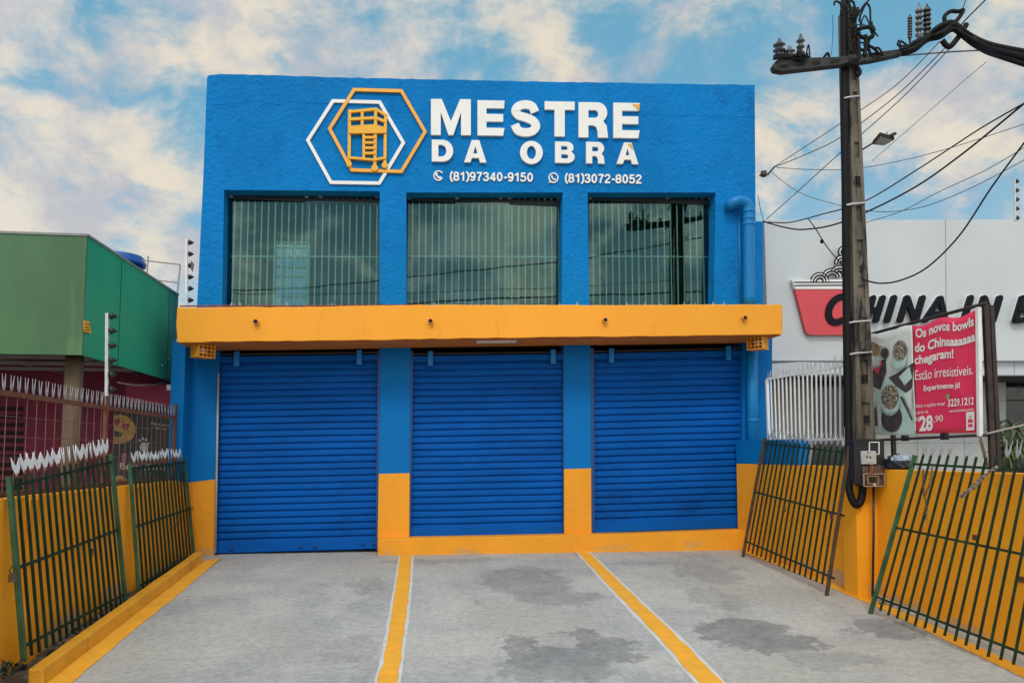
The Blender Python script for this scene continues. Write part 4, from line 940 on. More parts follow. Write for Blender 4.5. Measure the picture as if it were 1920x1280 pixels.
# crossarm
b = MB(); YA = YP-.16
b.prism(pxs([(1450, 123), (1456, 113), (1475, 109), (1575, 106), (1692, 91), (1695, 101), (1640, 113), (1575, 122), (1470, 134), (1454, 131)], YA-.06), (0, .12, 0)); arm = bevel(b.build('crossarm', 'arm_concrete', pole), .012)
b = MB()
for x, y in ((1470, 125), (1500, 121), (1530, 119), (1566, 116), (1600, 112)): b.prism(pxs([(x-8, y-3), (x+8, y-5), (x+8, y+1), (x-8, y+3)], YA-.064), (0, .03, 0))
b.build('slot_shade', 'hole_shade', arm)  # black blocks on the arm, the shade of its recesses given as colour
def insul(x, y0, y1, r, Y=YA, mat='porcelain', sheds=4, lean=0):
    p, q = PY(x, y0, Y), PY(x+lean, y1, Y); L_ = (q-p).length; pr = [(r*.3, 0)]
    for i in range(sheds): h = L_*(.12+.76*i/sheds); pr += [(r*.45, h), (r, h+L_*.06), (r*.5, h+L_*.16)]
    pr += [(r*.35, L_*.9), (r*.2, L_)]; b = MB(); b.lathe(p, q-p, pr, 14); return b.build('insulator', mat, pole)
insul(1461, 112, 73, .085, sheds=3); insul(1501, 108, 64, .06, sheds=3); insul(1480, 112, 86, .08, YA, 'porcelain_grey', 2)
insul(1706, 80, 27, .035, sheds=8); insul(1723, 80, 6, .055, mat='porcelain_grey', sheds=5); insul(1738, 76, 8, .06, sheds=6)
b = MB(); b.bar(PY(1470, 108, YA), PY(1512, 108, YA), .12, .05); b.tube(spline([PY(1511, 108, YA), PY(1516, 84, YA), PY(1519, 112, YA)], 6), .010, 6); b.tube(spline([PY(1545, 108, YA), PY(1552, 100, YA), PY(1556, 112, YA)], 5), .02, 6); b.tube([PY(1559, 104, YA), PY(1562, 55, YA), PY(1561, 30, YA)], .004, 5); b.build('arm_fitting', 'cable_black', pole)
b = MB()
for pts, r in (([(1608, 30), (1618, 12), (1628, 2), (1634, -6)], .012), ([(1611, 40), (1614, 28), (1624, 8), (1631, 16), (1632, 40), (1634, 50)], .014), ([(1609, 56), (1620, 52), (1634, 52), (1637, 66), (1628, 72), (1612, 68), (1609, 58)], .03), ([(1622, 66), (1624, 84), (1620, 106)], .028), ([(1632, 68), (1628, 84), (1637, 90), (1646, 98)], .02), ([(1612, 28), (1614, 50), (1616, 40), (1622, 30), (1632, 50)], .010),
               ([(1578, 30), (1576, 8), (1566, 3), (1564, 10)], .014), ([(1596, 30), (1592, 6), (1586, 2)], .02), ([(1604, 40), (1602, 10), (1596, 2), (1588, 4)], .016), ([(1595, 24), (1598, 60), (1596, 100)], .022), ([(1608, 70), (1610, 105), (1604, 118), (1612, 135), (1608, 142)], .03), ([(1610, 92), (1618, 94), (1628, 92), (1632, 104)], .022)):
    b.tube(spline(pxs(pts, YA-.06), 6), r, 7)
rw = random.Random(3)
for k in range(26):
    x, y = rw.choice(((1470, 108), (1500, 108), (1560, 108), (1600, 60), (1622, 80), (1630, 60), (1600, 30), (1645, 100), (1690, 92), (1600, 120)))
    P_ = [(x+rw.uniform(-9, 9)+j*rw.uniform(-6, 8), y-rw.uniform(-4, 12)+rw.uniform(-8, 8)) for j in range(4)]
    q = MB(); q.tube(spline(pxs(P_, YA-.10+rw.uniform(-.05, .05)), 5), rw.uniform(.006, .018), 6); q.build('loose_wire', 'cable_black', pole)
b.build('wire_loop', 'cable_black', pole)
b = MB()
for k, (dy, r) in enumerate(((0, .052), (7, .04), (-6, .034), (3, .03))):
    w_ = [0, 4, -3, 2][k]
    b.tube(spline([PY(1692, 98+dy*.4, YA-.02*k), PY(1715, 86+dy, YA-.03*k), PY(1738, 72+dy-w_, YA), PY(1762, 58+dy+w_, YA-.04*k), PY(1786, 48+dy, YA), PY(1806, 62+dy*.8, YA-.03*k), PY(1826, 76+dy, YA), PY(1850, 88+dy*1.2, YA-.2), PY(1880, 97+dy*1.4, YA-.5), PY(1940, 112+dy*2, YA-.9)], 6), r, 9)
b.tube(spline([PY(1774, 50, YA), PY(1771, 32, YA), PY(1782, 22, YA), PY(1797, 22, YA), PY(1806, 20, YA), PY(1796, 36, YA), PY(1782, 50, YA)], 6), .03, 7)
b.tube(spline([PY(1766, 76, YA), PY(1780, 88, YA), PY(1800, 66, YA), PY(1812, 46, YA)], 6), .04, 7)
tag(b.build('cable_bundle', 'cable_black', None, PY(1760, 60, YA)), 'thick twisted bundle of black cables beyond the pole crossarm', 'cable')

# meter box
mx = thing('meter_box', 'black electricity meter box with clear rusty cover on the pole', 'meter box', PY(1632, 915, YP-.3))
YM = YP-.36
b = MB(); b.prism(pxs([(1601, 825), (1617, 822), (1658, 824), (1659, 868), (1657, 872), (1618, 872), (1616, 908), (1604, 908)], YM+.02), (0, .2, 0)); bevel(b.build('case', 'black_plastic', mx), .008)
b = MB(); b.prism(pxs([(1617.5, 872.5), (1659, 872.5), (1660, 912), (1618, 912)], YM), (0, .2, 0)); cv = bevel(b.build('clear_cover', 'meter_clear', mx), .01)
b = MB(); ring = [(1619, 888), (1658, 888), (1659, 911), (1620, 911)]
for i in range(4): b.bar(PY(*ring[i], YM-.006), PY(*ring[(i+1) % 4], YM-.006), .014)
ring = [(1627, 892), (1647, 892), (1647, 906), (1627, 906)]
for i in range(4): b.bar(PY(*ring[i], YM-.01), PY(*ring[(i+1) % 4], YM-.01), .01)
b.build('cover_rim', 'meter_trim', cv)
b = MB(); b.prism(pxs([(1633, 896), (1641, 896), (1641, 904), (1633, 904)], YM-.012), (0, .02, 0)); b.build('breaker', 'black_plastic', cv)
b = MB(); ring = [(1630, 828.5), (1648, 828.5), (1648, 851), (1630, 851)]
for i in range(4): b.bar(PY(*ring[i], YM+.01), PY(*ring[(i+1) % 4], YM+.01), .012)
b.build('window_frame', 'white_plastic', mx)
b = MB(); b.prism(pxs([(1616, 845), (1643, 845), (1644, 870), (1617, 870)], YM-.02), (0, .05, 0)); mt = bevel(b.build('meter', 'meter_grey', mx), .008)
b = MB()
for x, y, w, h in ((1628, 848, 5, 1.4), (1626, 856, 3, 4), (1632, 857, 4, 3), (1629, 867, 1.6, 1.2)): b.prism(pxs([(x-w/2, y-h/2), (x+w/2, y-h/2), (x+w/2, y+h/2), (x-w/2, y+h/2)], YM-.024), (0, .01, 0))
b.build('dial_mark', 'cable_grey', mt)
b = MB()
for x in (1632, 1635): b.tube(spline([PY(x, 870, YM-.02), PY(x+1, 878, YM-.03), PY(x-1, 888, YM-.02)], 5), .006, 6)
b.build('wire', 'copper', mx)
b = MB(); b.lathe(PY(1639, 909, YM-.01), (0, -1, 0), [(.022, 0), (.022, .02), (.012, .024)], 10); b.build('seal', 'meter_grey', mx)
b = MB(); b.tube([PY(1638, 910, YM+.12), PY(1638, 1000, YM+.10), PY(1636, 1118, YM+.10)], .016, 8); b.build('earth_rod', 'black_plastic', mx)

lp = thing('street_lamp', 'small square flood lamp on a thin arm from the pole', 'street lamp', PY(1616, 281, YP))
b = MB(); b.tube([PY(1608, 286, YP), PY(1636, 269, YP-.3)], .012, 7); b.build('arm', 'frame_dark', lp)
b = MB(); h4 = [PY(1636, 271, YP-.30), PY(1658, 273, YP-.5), PY(1677, 262, YP-.75), PY(1650, 254, YP-.55)]; b.prism(h4, (0, 0, .045)); b.build('lamp_head', 'frame_dark', lp)
b = MB(); c4 = sum(h4, Vector())/4; b.prism([lerp(c4, p, .84)+Vector((0, 0, -.004)) for p in h4], (0, 0, .003)); b.build('lens', 'lens', lp)
b = MB(); b.bar(PY(1668, 255, YP-.7), PY(1680, 250, YP-.78), .03); b.tube([PY(1663, 255, YP-.68), PY(1663, 247, YP-.68)], .006, 5); b.build('sensor', 'frame_dark', lp)

# ------------------------------------------------------------------ overhead cables
def cable(lab, pts, r=.008, mat='cable_grey', extra=None):
    P_ = [PY(x, y, Y) for x, y, Y in pts]; b = MB(); b.tube(spline(P_, 10), r, 6)
    if extra: extra(b)
    tag(b.build('overhead_cable', mat, None, P_[0]), lab, 'cable', 'overhead cables')
cable('thin cable rising from the blue wall bracket, upper of the pair', [(1453, 312, 13.0), (1510, 275, 12.3), (1575, 232, 11.5), (1680, 160, 10.6), (1762, 78, 9.8)], .007)
cable('thin cable rising from the blue wall bracket, lower of the pair', [(1453, 313, 13.0), (1510, 290, 12.3), (1575, 258, 11.6), (1680, 180, 10.6), (1778, 84, 9.8)], .008)
cable('taut cable climbing from the neighbour roof corner to the twisted bundle', [(1437, 411, 13.4), (1500, 355, 12.6), (1576, 286, 11.6), (1690, 185, 10.5), (1784, 88, 9.8)], .008)
cable('wire leaving the twisted bundle upwards out of view', [(1800, 50, 9.8), (1812, 36, 9.6), (1860, -12, 9.0)], .010, 'cable_black')
cable('thin wire from the bundle loop upwards out of view', [(1803, 22, 9.8), (1815, -10, 9.4)], .006)
cable('heavy black service cable drooping lowest from the neighbour roof corner', [(1431, 415, 13.4), (1470, 426, 13.0), (1510, 430, 12.5), (1580, 416, 11.6), (1700, 360, 10.4), (1800, 292, 9.4), (1935, 182, 8.2)], .013, 'cable_black')
cable('black service cable just above the lowest drooping one', [(1431, 416, 13.4), (1480, 417, 12.9), (1540, 402, 12.2), (1620, 378, 11.4), (1720, 318, 10.4), (1840, 240, 9.2), (1935, 186, 8.4)], .010, 'cable_black')
cable('slack black cable hanging in a deep curve from pole over grey fascia', [(1618, 524, 9.8), (1650, 531, 9.7), (1690, 525, 9.5), (1740, 500, 9.2), (1800, 440, 8.8), (1860, 350, 8.4), (1930, 255, 8.0)], .011, 'cable_black')
cable('faint flat cable pair crossing behind the small flood lamp', [(1455, 314, 13.0), (1520, 318, 12.8), (1600, 317, 12.4), (1700, 299, 11.8), (1800, 272, 11.2), (1935, 228, 10.4)], .006)
cable('faint cable skimming above the grey fascia roofline', [(1618, 394, 11.8), (1670, 397, 11.6), (1740, 385, 11.2), (1830, 348, 10.6), (1935, 292, 9.9)], .006)
cable('faint cable rising from the grey fascia to out of view', [(1620, 418, 11.6), (1690, 396, 11.2), (1760, 360, 10.8), (1850, 318, 10.2), (1935, 268, 9.6)], .006)
cable('faint steep cable between flood lamp and dark bundle', [(1635, 302, 12.5), (1720, 228, 11.9), (1800, 158, 11.3), (1850, 116, 10.9)], .005)
cable('looping thin cable from wall bracket behind the conduit', [(1447, 322, 13.0), (1470, 342, 12.9), (1510, 366, 12.6), (1578, 386, 12.0)], .006)
cable('thin cable falling beside the blue corner to the neighbour roof', [(1421, 366, 13.2), (1426, 392, 13.3), (1432, 416, 13.4)], .006)
cable('short cable with a small clip dropping in front of noodle sign', [(1516, 411, 12.4), (1530, 430, 12.3), (1550, 462, 12.2), (1580, 498, 12.0)], .010, 'cable_black', lambda b: b.lathe(PY(1541, 452, 12.25), (0, 0, 1), [(.02, -.04), (.035, 0), (.02, .03)], 8))
cable('long horizontal cable behind the crossarm', [(1600, 112, 11.0), (1700, 104, 10.8), (1810, 96, 10.6), (1935, 92, 10.2)], .012, 'cable_grey')

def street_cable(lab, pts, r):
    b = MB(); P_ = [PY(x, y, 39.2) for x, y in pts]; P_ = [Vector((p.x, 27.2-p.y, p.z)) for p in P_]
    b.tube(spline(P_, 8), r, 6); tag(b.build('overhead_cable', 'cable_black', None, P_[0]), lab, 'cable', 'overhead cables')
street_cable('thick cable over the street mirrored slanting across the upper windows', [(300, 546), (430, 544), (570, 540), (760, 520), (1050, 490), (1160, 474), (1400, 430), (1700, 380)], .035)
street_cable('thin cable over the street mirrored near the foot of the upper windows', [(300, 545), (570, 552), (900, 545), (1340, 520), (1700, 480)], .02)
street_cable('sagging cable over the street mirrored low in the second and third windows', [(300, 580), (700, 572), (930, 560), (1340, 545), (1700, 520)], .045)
# ------------------------------------------------------------------ green shop next door
gs = thing('green_building', 'green clad shop with maroon walls under its canopy', 'shop', (-6.5, 12, -.1))
XS = -4.3; cA = PX(165, 444, XS); cB = PX(157, 667, XS); YGB = cA.y; zt, zb = cA.z, 2.95
b = MB(); b.box((-12, YGB-.03, zb), (XS, YGB, zt)); b.build('front_fascia', 'fascia_front', gs)
b = MB(); b.box((XS-.03, YGB, zb), (XS, 13.95, zt)); b.build('side_fascia', 'fascia_side', gs)
b = MB()
for px_ in (226, 318): p = PX(px_, 550, XS); b = MB(); b.box((XS-.002, p.y-.006, zb+.01), (XS+.004, p.y+.006, zt-.01)); b.build('panel_seam', 'green_dark', gs)
b = MB(); b.box((-12, YGB-.045, zt), (XS+.015, YGB+.02, zt+.03)); b.box((XS-.04, YGB+.02, zt), (XS+.015, 13.95, zt+.03)); b.build('cap_flashing', 'fascia_cap', gs)
b = MB(); b.box((-12, YGB+.01, zb+.32), (XS-.04, 14.3, zb+.36)); b.build('roof_sheet', 'roof_under', gs)
b = MB()
for y in (YGB+.35, YGB+1.1, YGB+1.9, YGB+2.7): b.bar((-12, y, zb+.10), (XS-.05, y, zb+.10), .05, .05)
for x in (-5.0, -6.2, -7.4): b.bar((x, YGB+.05, zb+.16), (x, 14.2, zb+.16), .05, .05)
b.build('rafter', 'tube_grey', gs)
pp = PX(141, 670, -4.55); b = MB(); b.tube([(pp.x, YGB+.35, -.4), (pp.x, YGB+.35, zb+.19)], .112, 14); b.build('wooden_post', 'wood_post', gs)
YM2 = 14.2
b = MB(); b.box((-12, YM2, -.3), (PY(334, 800, YM2).x, YM2+.15, zb+.32)); b.build('back_wall', 'maroon', gs)
b = MB(); q = pxs([(236, 716), (322, 722), (325, 761), (236, 752)], 13.6); b.prism(q, (0, .3, 0)); b.build('maroon_awning', 'maroon_light', gs)
b = MB(); q0, q1 = PY(-30, 760, YM2-.03), PY(42, 760, YM2-.03)
for y in range(762, 930, 15):
    a, c = PY(-30, y, YM2-.02), PY(42, y+8, YM2-.02); b.box((a.x, YM2-.02, c.z), (c.x, YM2-.004, a.z))
b.build('louvre', 'louver_gap', gs)
b = MB(); b.prism(pxs([(319, 782), (336, 785), (336, 930), (319, 930)], 13.85), (0, .2, 0)); b.build('corner_post', 'brick_brown', gs)
b = MB(); b.tube(spline([PX(220, 716, -4.5), PX(252, 722, -4.4), PX(285, 721, -4.4), PX(312, 716, -4.35)], 6), .012, 6); b.build('loose_cable', 'tube_grey', gs)
b = MB()
for x, y in ((315, 674), (304, 685)): p = PX(x, y, XS+.004); b.lathe(p, (1, 0, 0), [(.015, 0), (.015, .008)], 8)
b.build('screw_cap', 'white_plastic', gs)
b = MB(); p = PX(326, 727, -4.1); b.box((p.x-.1, p.y-.05, p.z-.04), (p.x+.04, p.y+.05, p.z+.05)); b.tube(spline([p, p+Vector((.08, 0, .4)), p+Vector((.02, 0, .7)), p+Vector((.08, 0, .95))], 6), .02, 6); b.build('junction_box', 'white_plastic', gs)
# yellow warning plate on the corner of the cladding
p0 = PX(152.5, 600, XS+.01)
wp = thing('warning_plate', 'small yellow warning plate on the corner of the green cladding', 'sign', p0)
b = MB(); yv = lambda x, y: PX(x, y, XS+.012); b.prism([yv(156.5, 600), yv(167, 603), yv(170, 625.5), yv(157, 621.5)], (.006, 0, 0)); b.build('plate', 'line_yellow', wp)
b = MB()
for y in (606, 612, 617): b.prism([yv(159, y), yv(167, y+2), yv(167, y+3.6), yv(159, y+1.6)], (.009, 0, 0))
b.build('lettering', 'rust_post', wp)

# poster on the maroon shop front
YPO = 13.9
po = thing('poster', 'black shop poster with yellow faces, paw print and lettering behind the fence', 'poster', PY(268, 910, YPO))
b = MB(); b.prism(pxs([(212, 772), (318, 782), (318, 922), (212, 922)], YPO), (0, .03, 0)); b.build('board', 'poster_black', po)
def disc(cx_, cy_, rx, ry, Y, mat, name, n=24, a0=0, a1=360):
    return fill(name, [GA(cx_, cy_, rx, ry, a0, a1, n)[:-1 if a1-a0 == 360 else None]], .003, lambda u, v, d: PY(u, v, Y)-Vector((0, d, 0)), mat, po)
fc = [(213, 779), (225, 777), (238, 780), (248, 788), (255, 800), (254, 812), (248, 822), (238, 829), (226, 832), (213, 831)]
fill('round_face', [fc], .004, lambda u, v, d: PY(u, v, YPO-.001)-Vector((0, d, 0)), 'poster_yellow', po)
for cx_, cy_ in ((219, 790), (236, 799)):
    fill('heart', [[(cx_, cy_+8), (cx_-7, cy_-1), (cx_-5, cy_-6), (cx_-1, cy_-5), (cx_, cy_-3), (cx_+2, cy_-6), (cx_+6, cy_-5), (cx_+7, cy_)]], .003, lambda u, v, d: PY(u, v, YPO-.006)-Vector((0, d, 0)), 'poster_red', po)
fill('mouth', [[(213, 806), (230, 812), (226, 820), (213, 817)]], .003, lambda u, v, d: PY(u, v, YPO-.006)-Vector((0, d, 0)), 'poster_black', po)
fill('round_face', [GA(225, 905, 14, 14, 0, 180, 16)], .004, lambda u, v, d: PY(u, v, YPO-.001)-Vector((0, d, 0)), 'poster_yellow', po)
disc(225, 902, 4, 3.5, YPO-.006, 'poster_red', 'heart')
for (x, y, rx, ry) in ((270, 838, 8, 9), (262, 825, 2, 2.6), (268, 822, 2, 3), (274, 824, 2.2, 2.8), (278, 831, 2, 2.4)): disc(x, y, rx, ry, YPO-.002, 'poster_white', 'paw_print', 14)
fill('pink_tongue', [[(228, 850), (238, 848), (236, 868), (229, 868)]], .003, lambda u, v, d: PY(u, v, YPO-.001)-Vector((0, d, 0)), 'poster_pink', po)
text('lettering', 'Fala com a', ((284, 790), (317, 794), (317, 800), (284, 796)), 'poster_cream', po, Yp=YPO-.002, bold=.01)
text('lettering', 'gente!', ((289, 799), (313, 802), (313, 807), (289, 804)), 'poster_cream', po, Yp=YPO-.002, bold=.01)
text('lettering', 'Bem-vindo', ((225, 867), (312, 870), (312, 881), (225, 880)), 'poster_cream', po, Yp=YPO-.002, bold=.02)

# rusty mesh fence on the long wall
XF = -3.95; r0, r1 = PX(-4, 733, XF), PX(331, 786, XF); zr = 2.275
mf = thing('mesh_fence', 'rusty welded mesh fence with forked metal spikes on the long wall', 'fence', (XF, 10, ZW))
y0_, y1_ = 7.2, 12.88
b = MB(); b.bar((XF, y0_, zr), (XF, y1_, zr), .035, .05); b.bar((XF, y0_, ZW+.05), (XF, y1_, ZW+.05), .03, .04); b.build('rail', 'rust', mf)
for y in (PX(200, 745, XF).y, 12.85): b = MB(); b.bar((XF, y, ZW-.02), (XF, y, zr+.22), .045, .045); b.build('post', 'rust', mf)
b = MB(); y = y0_
while y < y1_:
    b.bar((XF+.004*math.sin(y*9), y, ZW), (XF, y+.01*math.sin(y*5), zr), .0055); y += .2
for z in (2.06, 1.86, 1.66, 1.46): b.tube([(XF+.006, y0_+(y1_-y0_)*i/30, z+.008*mnoise.noise((i*.4, z*9, 0))) for i in range(31)], .004, 4)
b.build('wire_mesh', 'wire_rust', mf)
y = 7.33
while y < y1_-.03:
    b = MB(); up = Vector((random.uniform(-.03, .03), random.uniform(-.04, .04), 1)); fork(b, Vector((XF, y, zr+.015)), up, (0, 1, 0), random.uniform(.165, .18), .062, .004, .40); b.build('spike', 'silver_dull', mf); y += .140

# electric fence posts
def epost(lab, p0, p1, n, side, mat='galv', f0=.08, f1=.97):
    t = thing('electric_fence_post', lab, 'fence post', p0, 'electric fence posts'); p0, p1 = Vector(p0), Vector(p1)
    b = MB(); b.bar(p0, p1, .035, .035, (1, 0, 0)); b.build('pole', mat, t)
    for i in range(n):
        p = lerp(p0, p1, f0+(f1-f0)*i/(n-1)); b = MB(); b.lathe(p+Vector(side)*.015, side, [(.012, 0), (.016, .015), (.048, .02), (.044, .045), (.030, .06), (.018, .085), (.006, .10)], 10); b.build('insulator', 'insulator_black', t)
    return t
pz = PX(200, 742, -3.93); epost('pale electric fence post standing in front of the green cladding', pz, PX(201, 587, -3.93)-Vector((0, 0, 0)), 6, (.9, .43, 0))
p = PY(350, 575, 13.4); epost('white electric fence post beside the blue upper wall', p, PY(350, 448, 13.4), 6, (1, .1, 0), 'white_paint', .1, .95)
p = PY(1903, 413, 14.2); epost('thin electric fence post on the grey restaurant roof', p, PY(1902, 336, 14.2), 5, (1, 0, 0), 'galv', .06, .95)
# water tank, pipe rails, tiled roof behind
tkb = PY(228, 478, 15.6); tk = thing('water_tank', 'blue plastic water tank on the roof behind the green cladding', 'water tank', tkb-Vector((0, 0, .9)))
b = MB(); b.lathe(tkb-Vector((0, 0, .9)), (0, 0, 1), [(.33, 0), (.37, .3), (.39, .55), (.40, .68)], 28); b.build('body', 'tank_blue', tk)
b = MB(); b.lathe(tkb-Vector((0, 0, .22)), (0, 0, 1), [(.44, 0), (.45, .08), (.41, .09), (.42, .16), (.38, .20), (.1, .25), (.01, .25)], 28); b.build('lid', 'tank_blue', tk)
b = MB()
for a, c in (((278, 480), (274, 530)), ((267, 488), (338, 496)), ((338, 496), (332, 556)), ((290, 525), (334, 530))): b.bar(PY(*a, 15), PY(*c, 15), .022)
for (a, c) in (((274, 530), (273, 600)), ((332, 556), (331, 620))): b.bar(PY(*a, 15), PY(*c, 15), .022)
tag(b.build('pipe_railing', 'tube_grey', None, PY(305, 525, 15)), 'thin metal pipe railing on the roof behind the blue tank', 'railing')
hs = thing('tiled_house', 'low house with dark tiled roof far behind the canopy corner', 'house', PY(350, 640, 22))
b = MB(); a, c = PY(290, 562, 22), PY(420, 562, 22); b.box((a.x, 22.4, -.1), (c.x, 26, a.z-.35)); b.build('wall', 'house_wall', hs)
b = MB(); b.prism([(a.x-.2, 22, a.z-.5), (a.x-.2, 24.2, a.z+.15), (a.x-.2, 26.4, a.z-.5)], (c.x-a.x+.4, 0, 0)); b.build('roof', 'tile_roof', hs)
b = MB(); q = pxs([(358, 488), (364, 495), (361, 510), (357, 503)], 13.35); b.prism(q, (0, .01, 0)); tag(b.build('tag_scrap', 'cable_grey', None, q[0]), 'small grey tag dangling between electric post and blue wall', 'tag')

# ------------------------------------------------------------------ restaurant next door
rs = thing('restaurant_building', 'grey panel fronted restaurant with a deep fascia and dark doors', 'restaurant', (9.5, 14.2, 0))
YR = 14.2; q = pxs([(1433, 413), (1960, 411), (1960, 676), (1441, 676)], YR)
b = MB(); b.prism(q, (0, .4, 0)); b.build('fascia', 'china_grey', rs)
b = MB(); q = pxs([(1442, 676), (1960, 676), (1960, 703), (1444, 703)], YR+.12); b.prism(q, (0, .3, 0)); b.build('lower_band', 'china_grey_low', rs)
b = MB()
for x in (1773, 2100): b.prism(pxs([(x-.6, 413), (x+.6, 413), (x+2.4, 676), (x+1.2, 676)], YR-.004), (0, .006, 0))
for x in (1902, 1700): b.prism(pxs([(x-.5, 677), (x+.5, 677), (x+.5, 702), (x-.5, 702)], YR+.116), (0, .006, 0))
b.build('panel_joint', 'seam', rs)
b = MB(); q = pxs([(1444, 682), (1500, 678), (1580, 680), (1580, 700), (1444, 706)], YR-.15); b.prism(q, (0, .12, 0)); b.build('ledge', 'china_grey_low', rs)
YW2 = 15.6
b = MB(); b.prism(pxs([(1400, 690), (1524, 690), (1524, 960), (1400, 960)], YW2), (0, .2, 0)); b.build('stone_wall', 'china_stone', rs)
b = MB(); b.prism(pxs([(1640, 690), (1886, 690), (1886, 960), (1640, 960)], YW2), (0, .2, 0)); b.build('tiled_wall', 'china_tile', rs)
b = MB()
for y in (790, 830, 750): b.prism(pxs([(1641, y), (1885, y-1), (1885, y+.6), (1641, y+1.6)], YW2-.004), (0, .006, 0))
for x in (1720, 1808, 1858): b.prism(pxs([(x, 703), (x+1.2, 703), (x+1.2, 940), (x, 940)], YW2-.006), (0, .006, 0))
b.build('tile_joint', 'seam', rs)
b = MB(); b.prism(pxs([(1524, 690), (1640, 690), (1640, 960), (1524, 960)], YW2+.15), (0, .1, 0)); b.build('doorway', 'dark_glass', rs)
b = MB(); b.prism(pxs([(1886, 690), (2080, 690), (2080, 960), (1886, 960)], YW2+.1), (0, .1, 0)); dr = b.build('glass_door', 'dark_glass', rs)
b = MB()
for y in (716, 750): b.bar(PY(1886, y, YW2+.08), PY(2080, y, YW2+.08), .04, .03)
b.build('transom', 'frame_dark', dr)
b = MB(); a, c = PY(1433, 413, YR), PY(1960, 411, YR); b.box((a.x, YR+.4, a.z-.5), (c.x+4, 20, a.z-.35)); b.box((a.x, YR+.4, 0), (a.x+.2, 20, a.z-.5)); b.box((a.x, 19.8, 0), (c.x+4, 20, a.z-.5)); b.build('roof', 'china_tile', rs)
b = MB(); b.box((a.x, YR+.4, PY(1700, 703, YR).z+.02), (c.x+4, YW2+.4, PY(1700, 703, YR).z+.08)); b.build('soffit', 'roof_under', rs)

sg = thing('restaurant_sign', 'black italic channel letters with red noodle bowl emblem on grey fascia', 'sign', PY(1700, 580, YR))
rp = lambda Y: (lambda u, v, d: PY(u, v, Y)-Vector((0, d, 0)))
fill('red_bowl', [[(1487, 544), (1612, 544), (1596, 629), (1518, 629), (1511, 627), (1507, 622)]], .08, rp(YR-.02), 'sign_red', sg)
fill('bowl_rim', [[(1481, 527), (1488, 526), (1612, 526), (1612, 543.5), (1487, 543.5)]], .09, rp(YR-.02), 'sign_white', sg)
b = MB()
for x0, y0, x1, y1 in ((1489, 529, 1582, 529), (1490, 535, 1582, 534.5)): b.bar(PY(x0, y0, YR-.115), PY(x1, y1, YR-.115), .018)
b.build('rim_stripe', 'sign_black', sg)
b = MB(); bw = MB()
def noodle(cx_, cy_, R_, a0, a1, tail=None):
    for k, dr_ in enumerate((0, 5.2, 10.4)):
        pts = GA(cx_, cy_, R_-dr_, R_-dr_, a0, a1, 12)
        if tail: pts += [(x-(-dr_ if tail[0][0] > cx_ else dr_), y) for x, y in tail]
        b.tube([PY(x, y, YR-.10-.01*k) for x, y in pts], .014, 6)
    for dr_ in (2.6, 7.8):
        pts = GA(cx_, cy_, R_-dr_, R_-dr_, a0, a1, 12); bw.tube([PY(x, y, YR-.085) for x, y in pts], .024, 6)
noodle(1537, 528, 17, 180, 0); noodle(1560, 522, 19, 170, 10); noodle(1574, 516, 18, 150, 0); noodle(1578, 492, 13, 200, -20); noodle(1583, 472, 11, 230, 0)
b.build('noodle_line', 'sign_black', sg); bw.build('noodle', 'sign_white', sg)
def chan(strokes, name='letter', w=5.2):
    """rounded channel letter: white body behind, black face in front and to its right"""
    for (dx, dy, hw, Y, mat, nm, dp_) in ((-2.8, -.4, w*1.0, YR-.05, 'sign_white', 'letter_side', .07), (0, 0, w, YR-.12, 'sign_black', name, .06)):
        b = MB()
        for k, st in enumerate(strokes):
            for i in range(len(st)-1):
                a, c = Vector(st[i])+Vector((dx, dy)), Vector(st[i+1])+Vector((dx, dy)); d = (c-a); L_ = d.length; d.normalize(); n0 = Vector((-d.y, d.x)); h = hw
                pts = [a+n0*h*math.cos(t_)-d*h*math.sin(t_) for t_ in [math.pi*j/8 for j in range(9)]]+[c-n0*h*math.cos(t_)+d*h*math.sin(t_) for t_ in [math.pi*j/8 for j in range(9)]]
                e = .0012*(k*5+i); b.prism([PY(p.x, p.y, Y-e) for p in pts], (0, dp_+e, 0))
        b.build(nm, mat, sg)
def sl_(x, y0=558, y1=600, k=.30): return (x+(579-y0)*k, y0), (x+(579-y1)*k, y1)
cc = GA(1574, 580, 19, 24, 55, 300, 14); chan([[(x+(580-y)*.25, y) for x, y in cc]], w=6.2)
chan([list(sl_(1632)), list(sl_(1650)), [(1633, 580), (1650, 580)]])
chan([list(sl_(1671))], w=5.6)
chan([list(sl_(1695)), [(1703, 559), (1716, 599)], list(sl_(1725))])
chan([[(1736, 600), (1763, 559)], [(1765, 559), (1774, 600)], [(1748, 588), (1768, 588)]], w=5)
chan([list(sl_(1815))], w=5.6)
chan([list(sl_(1840)), [(1848, 559), (1861, 599)], list(sl_(1870))])
chan([list(sl_(1912)), [(1918, 559), (1932, 560), (1938, 567), (1932, 576), (1914, 578)], [(1914, 578), (1930, 580), (1934, 590), (1926, 599), (1908, 600)]])

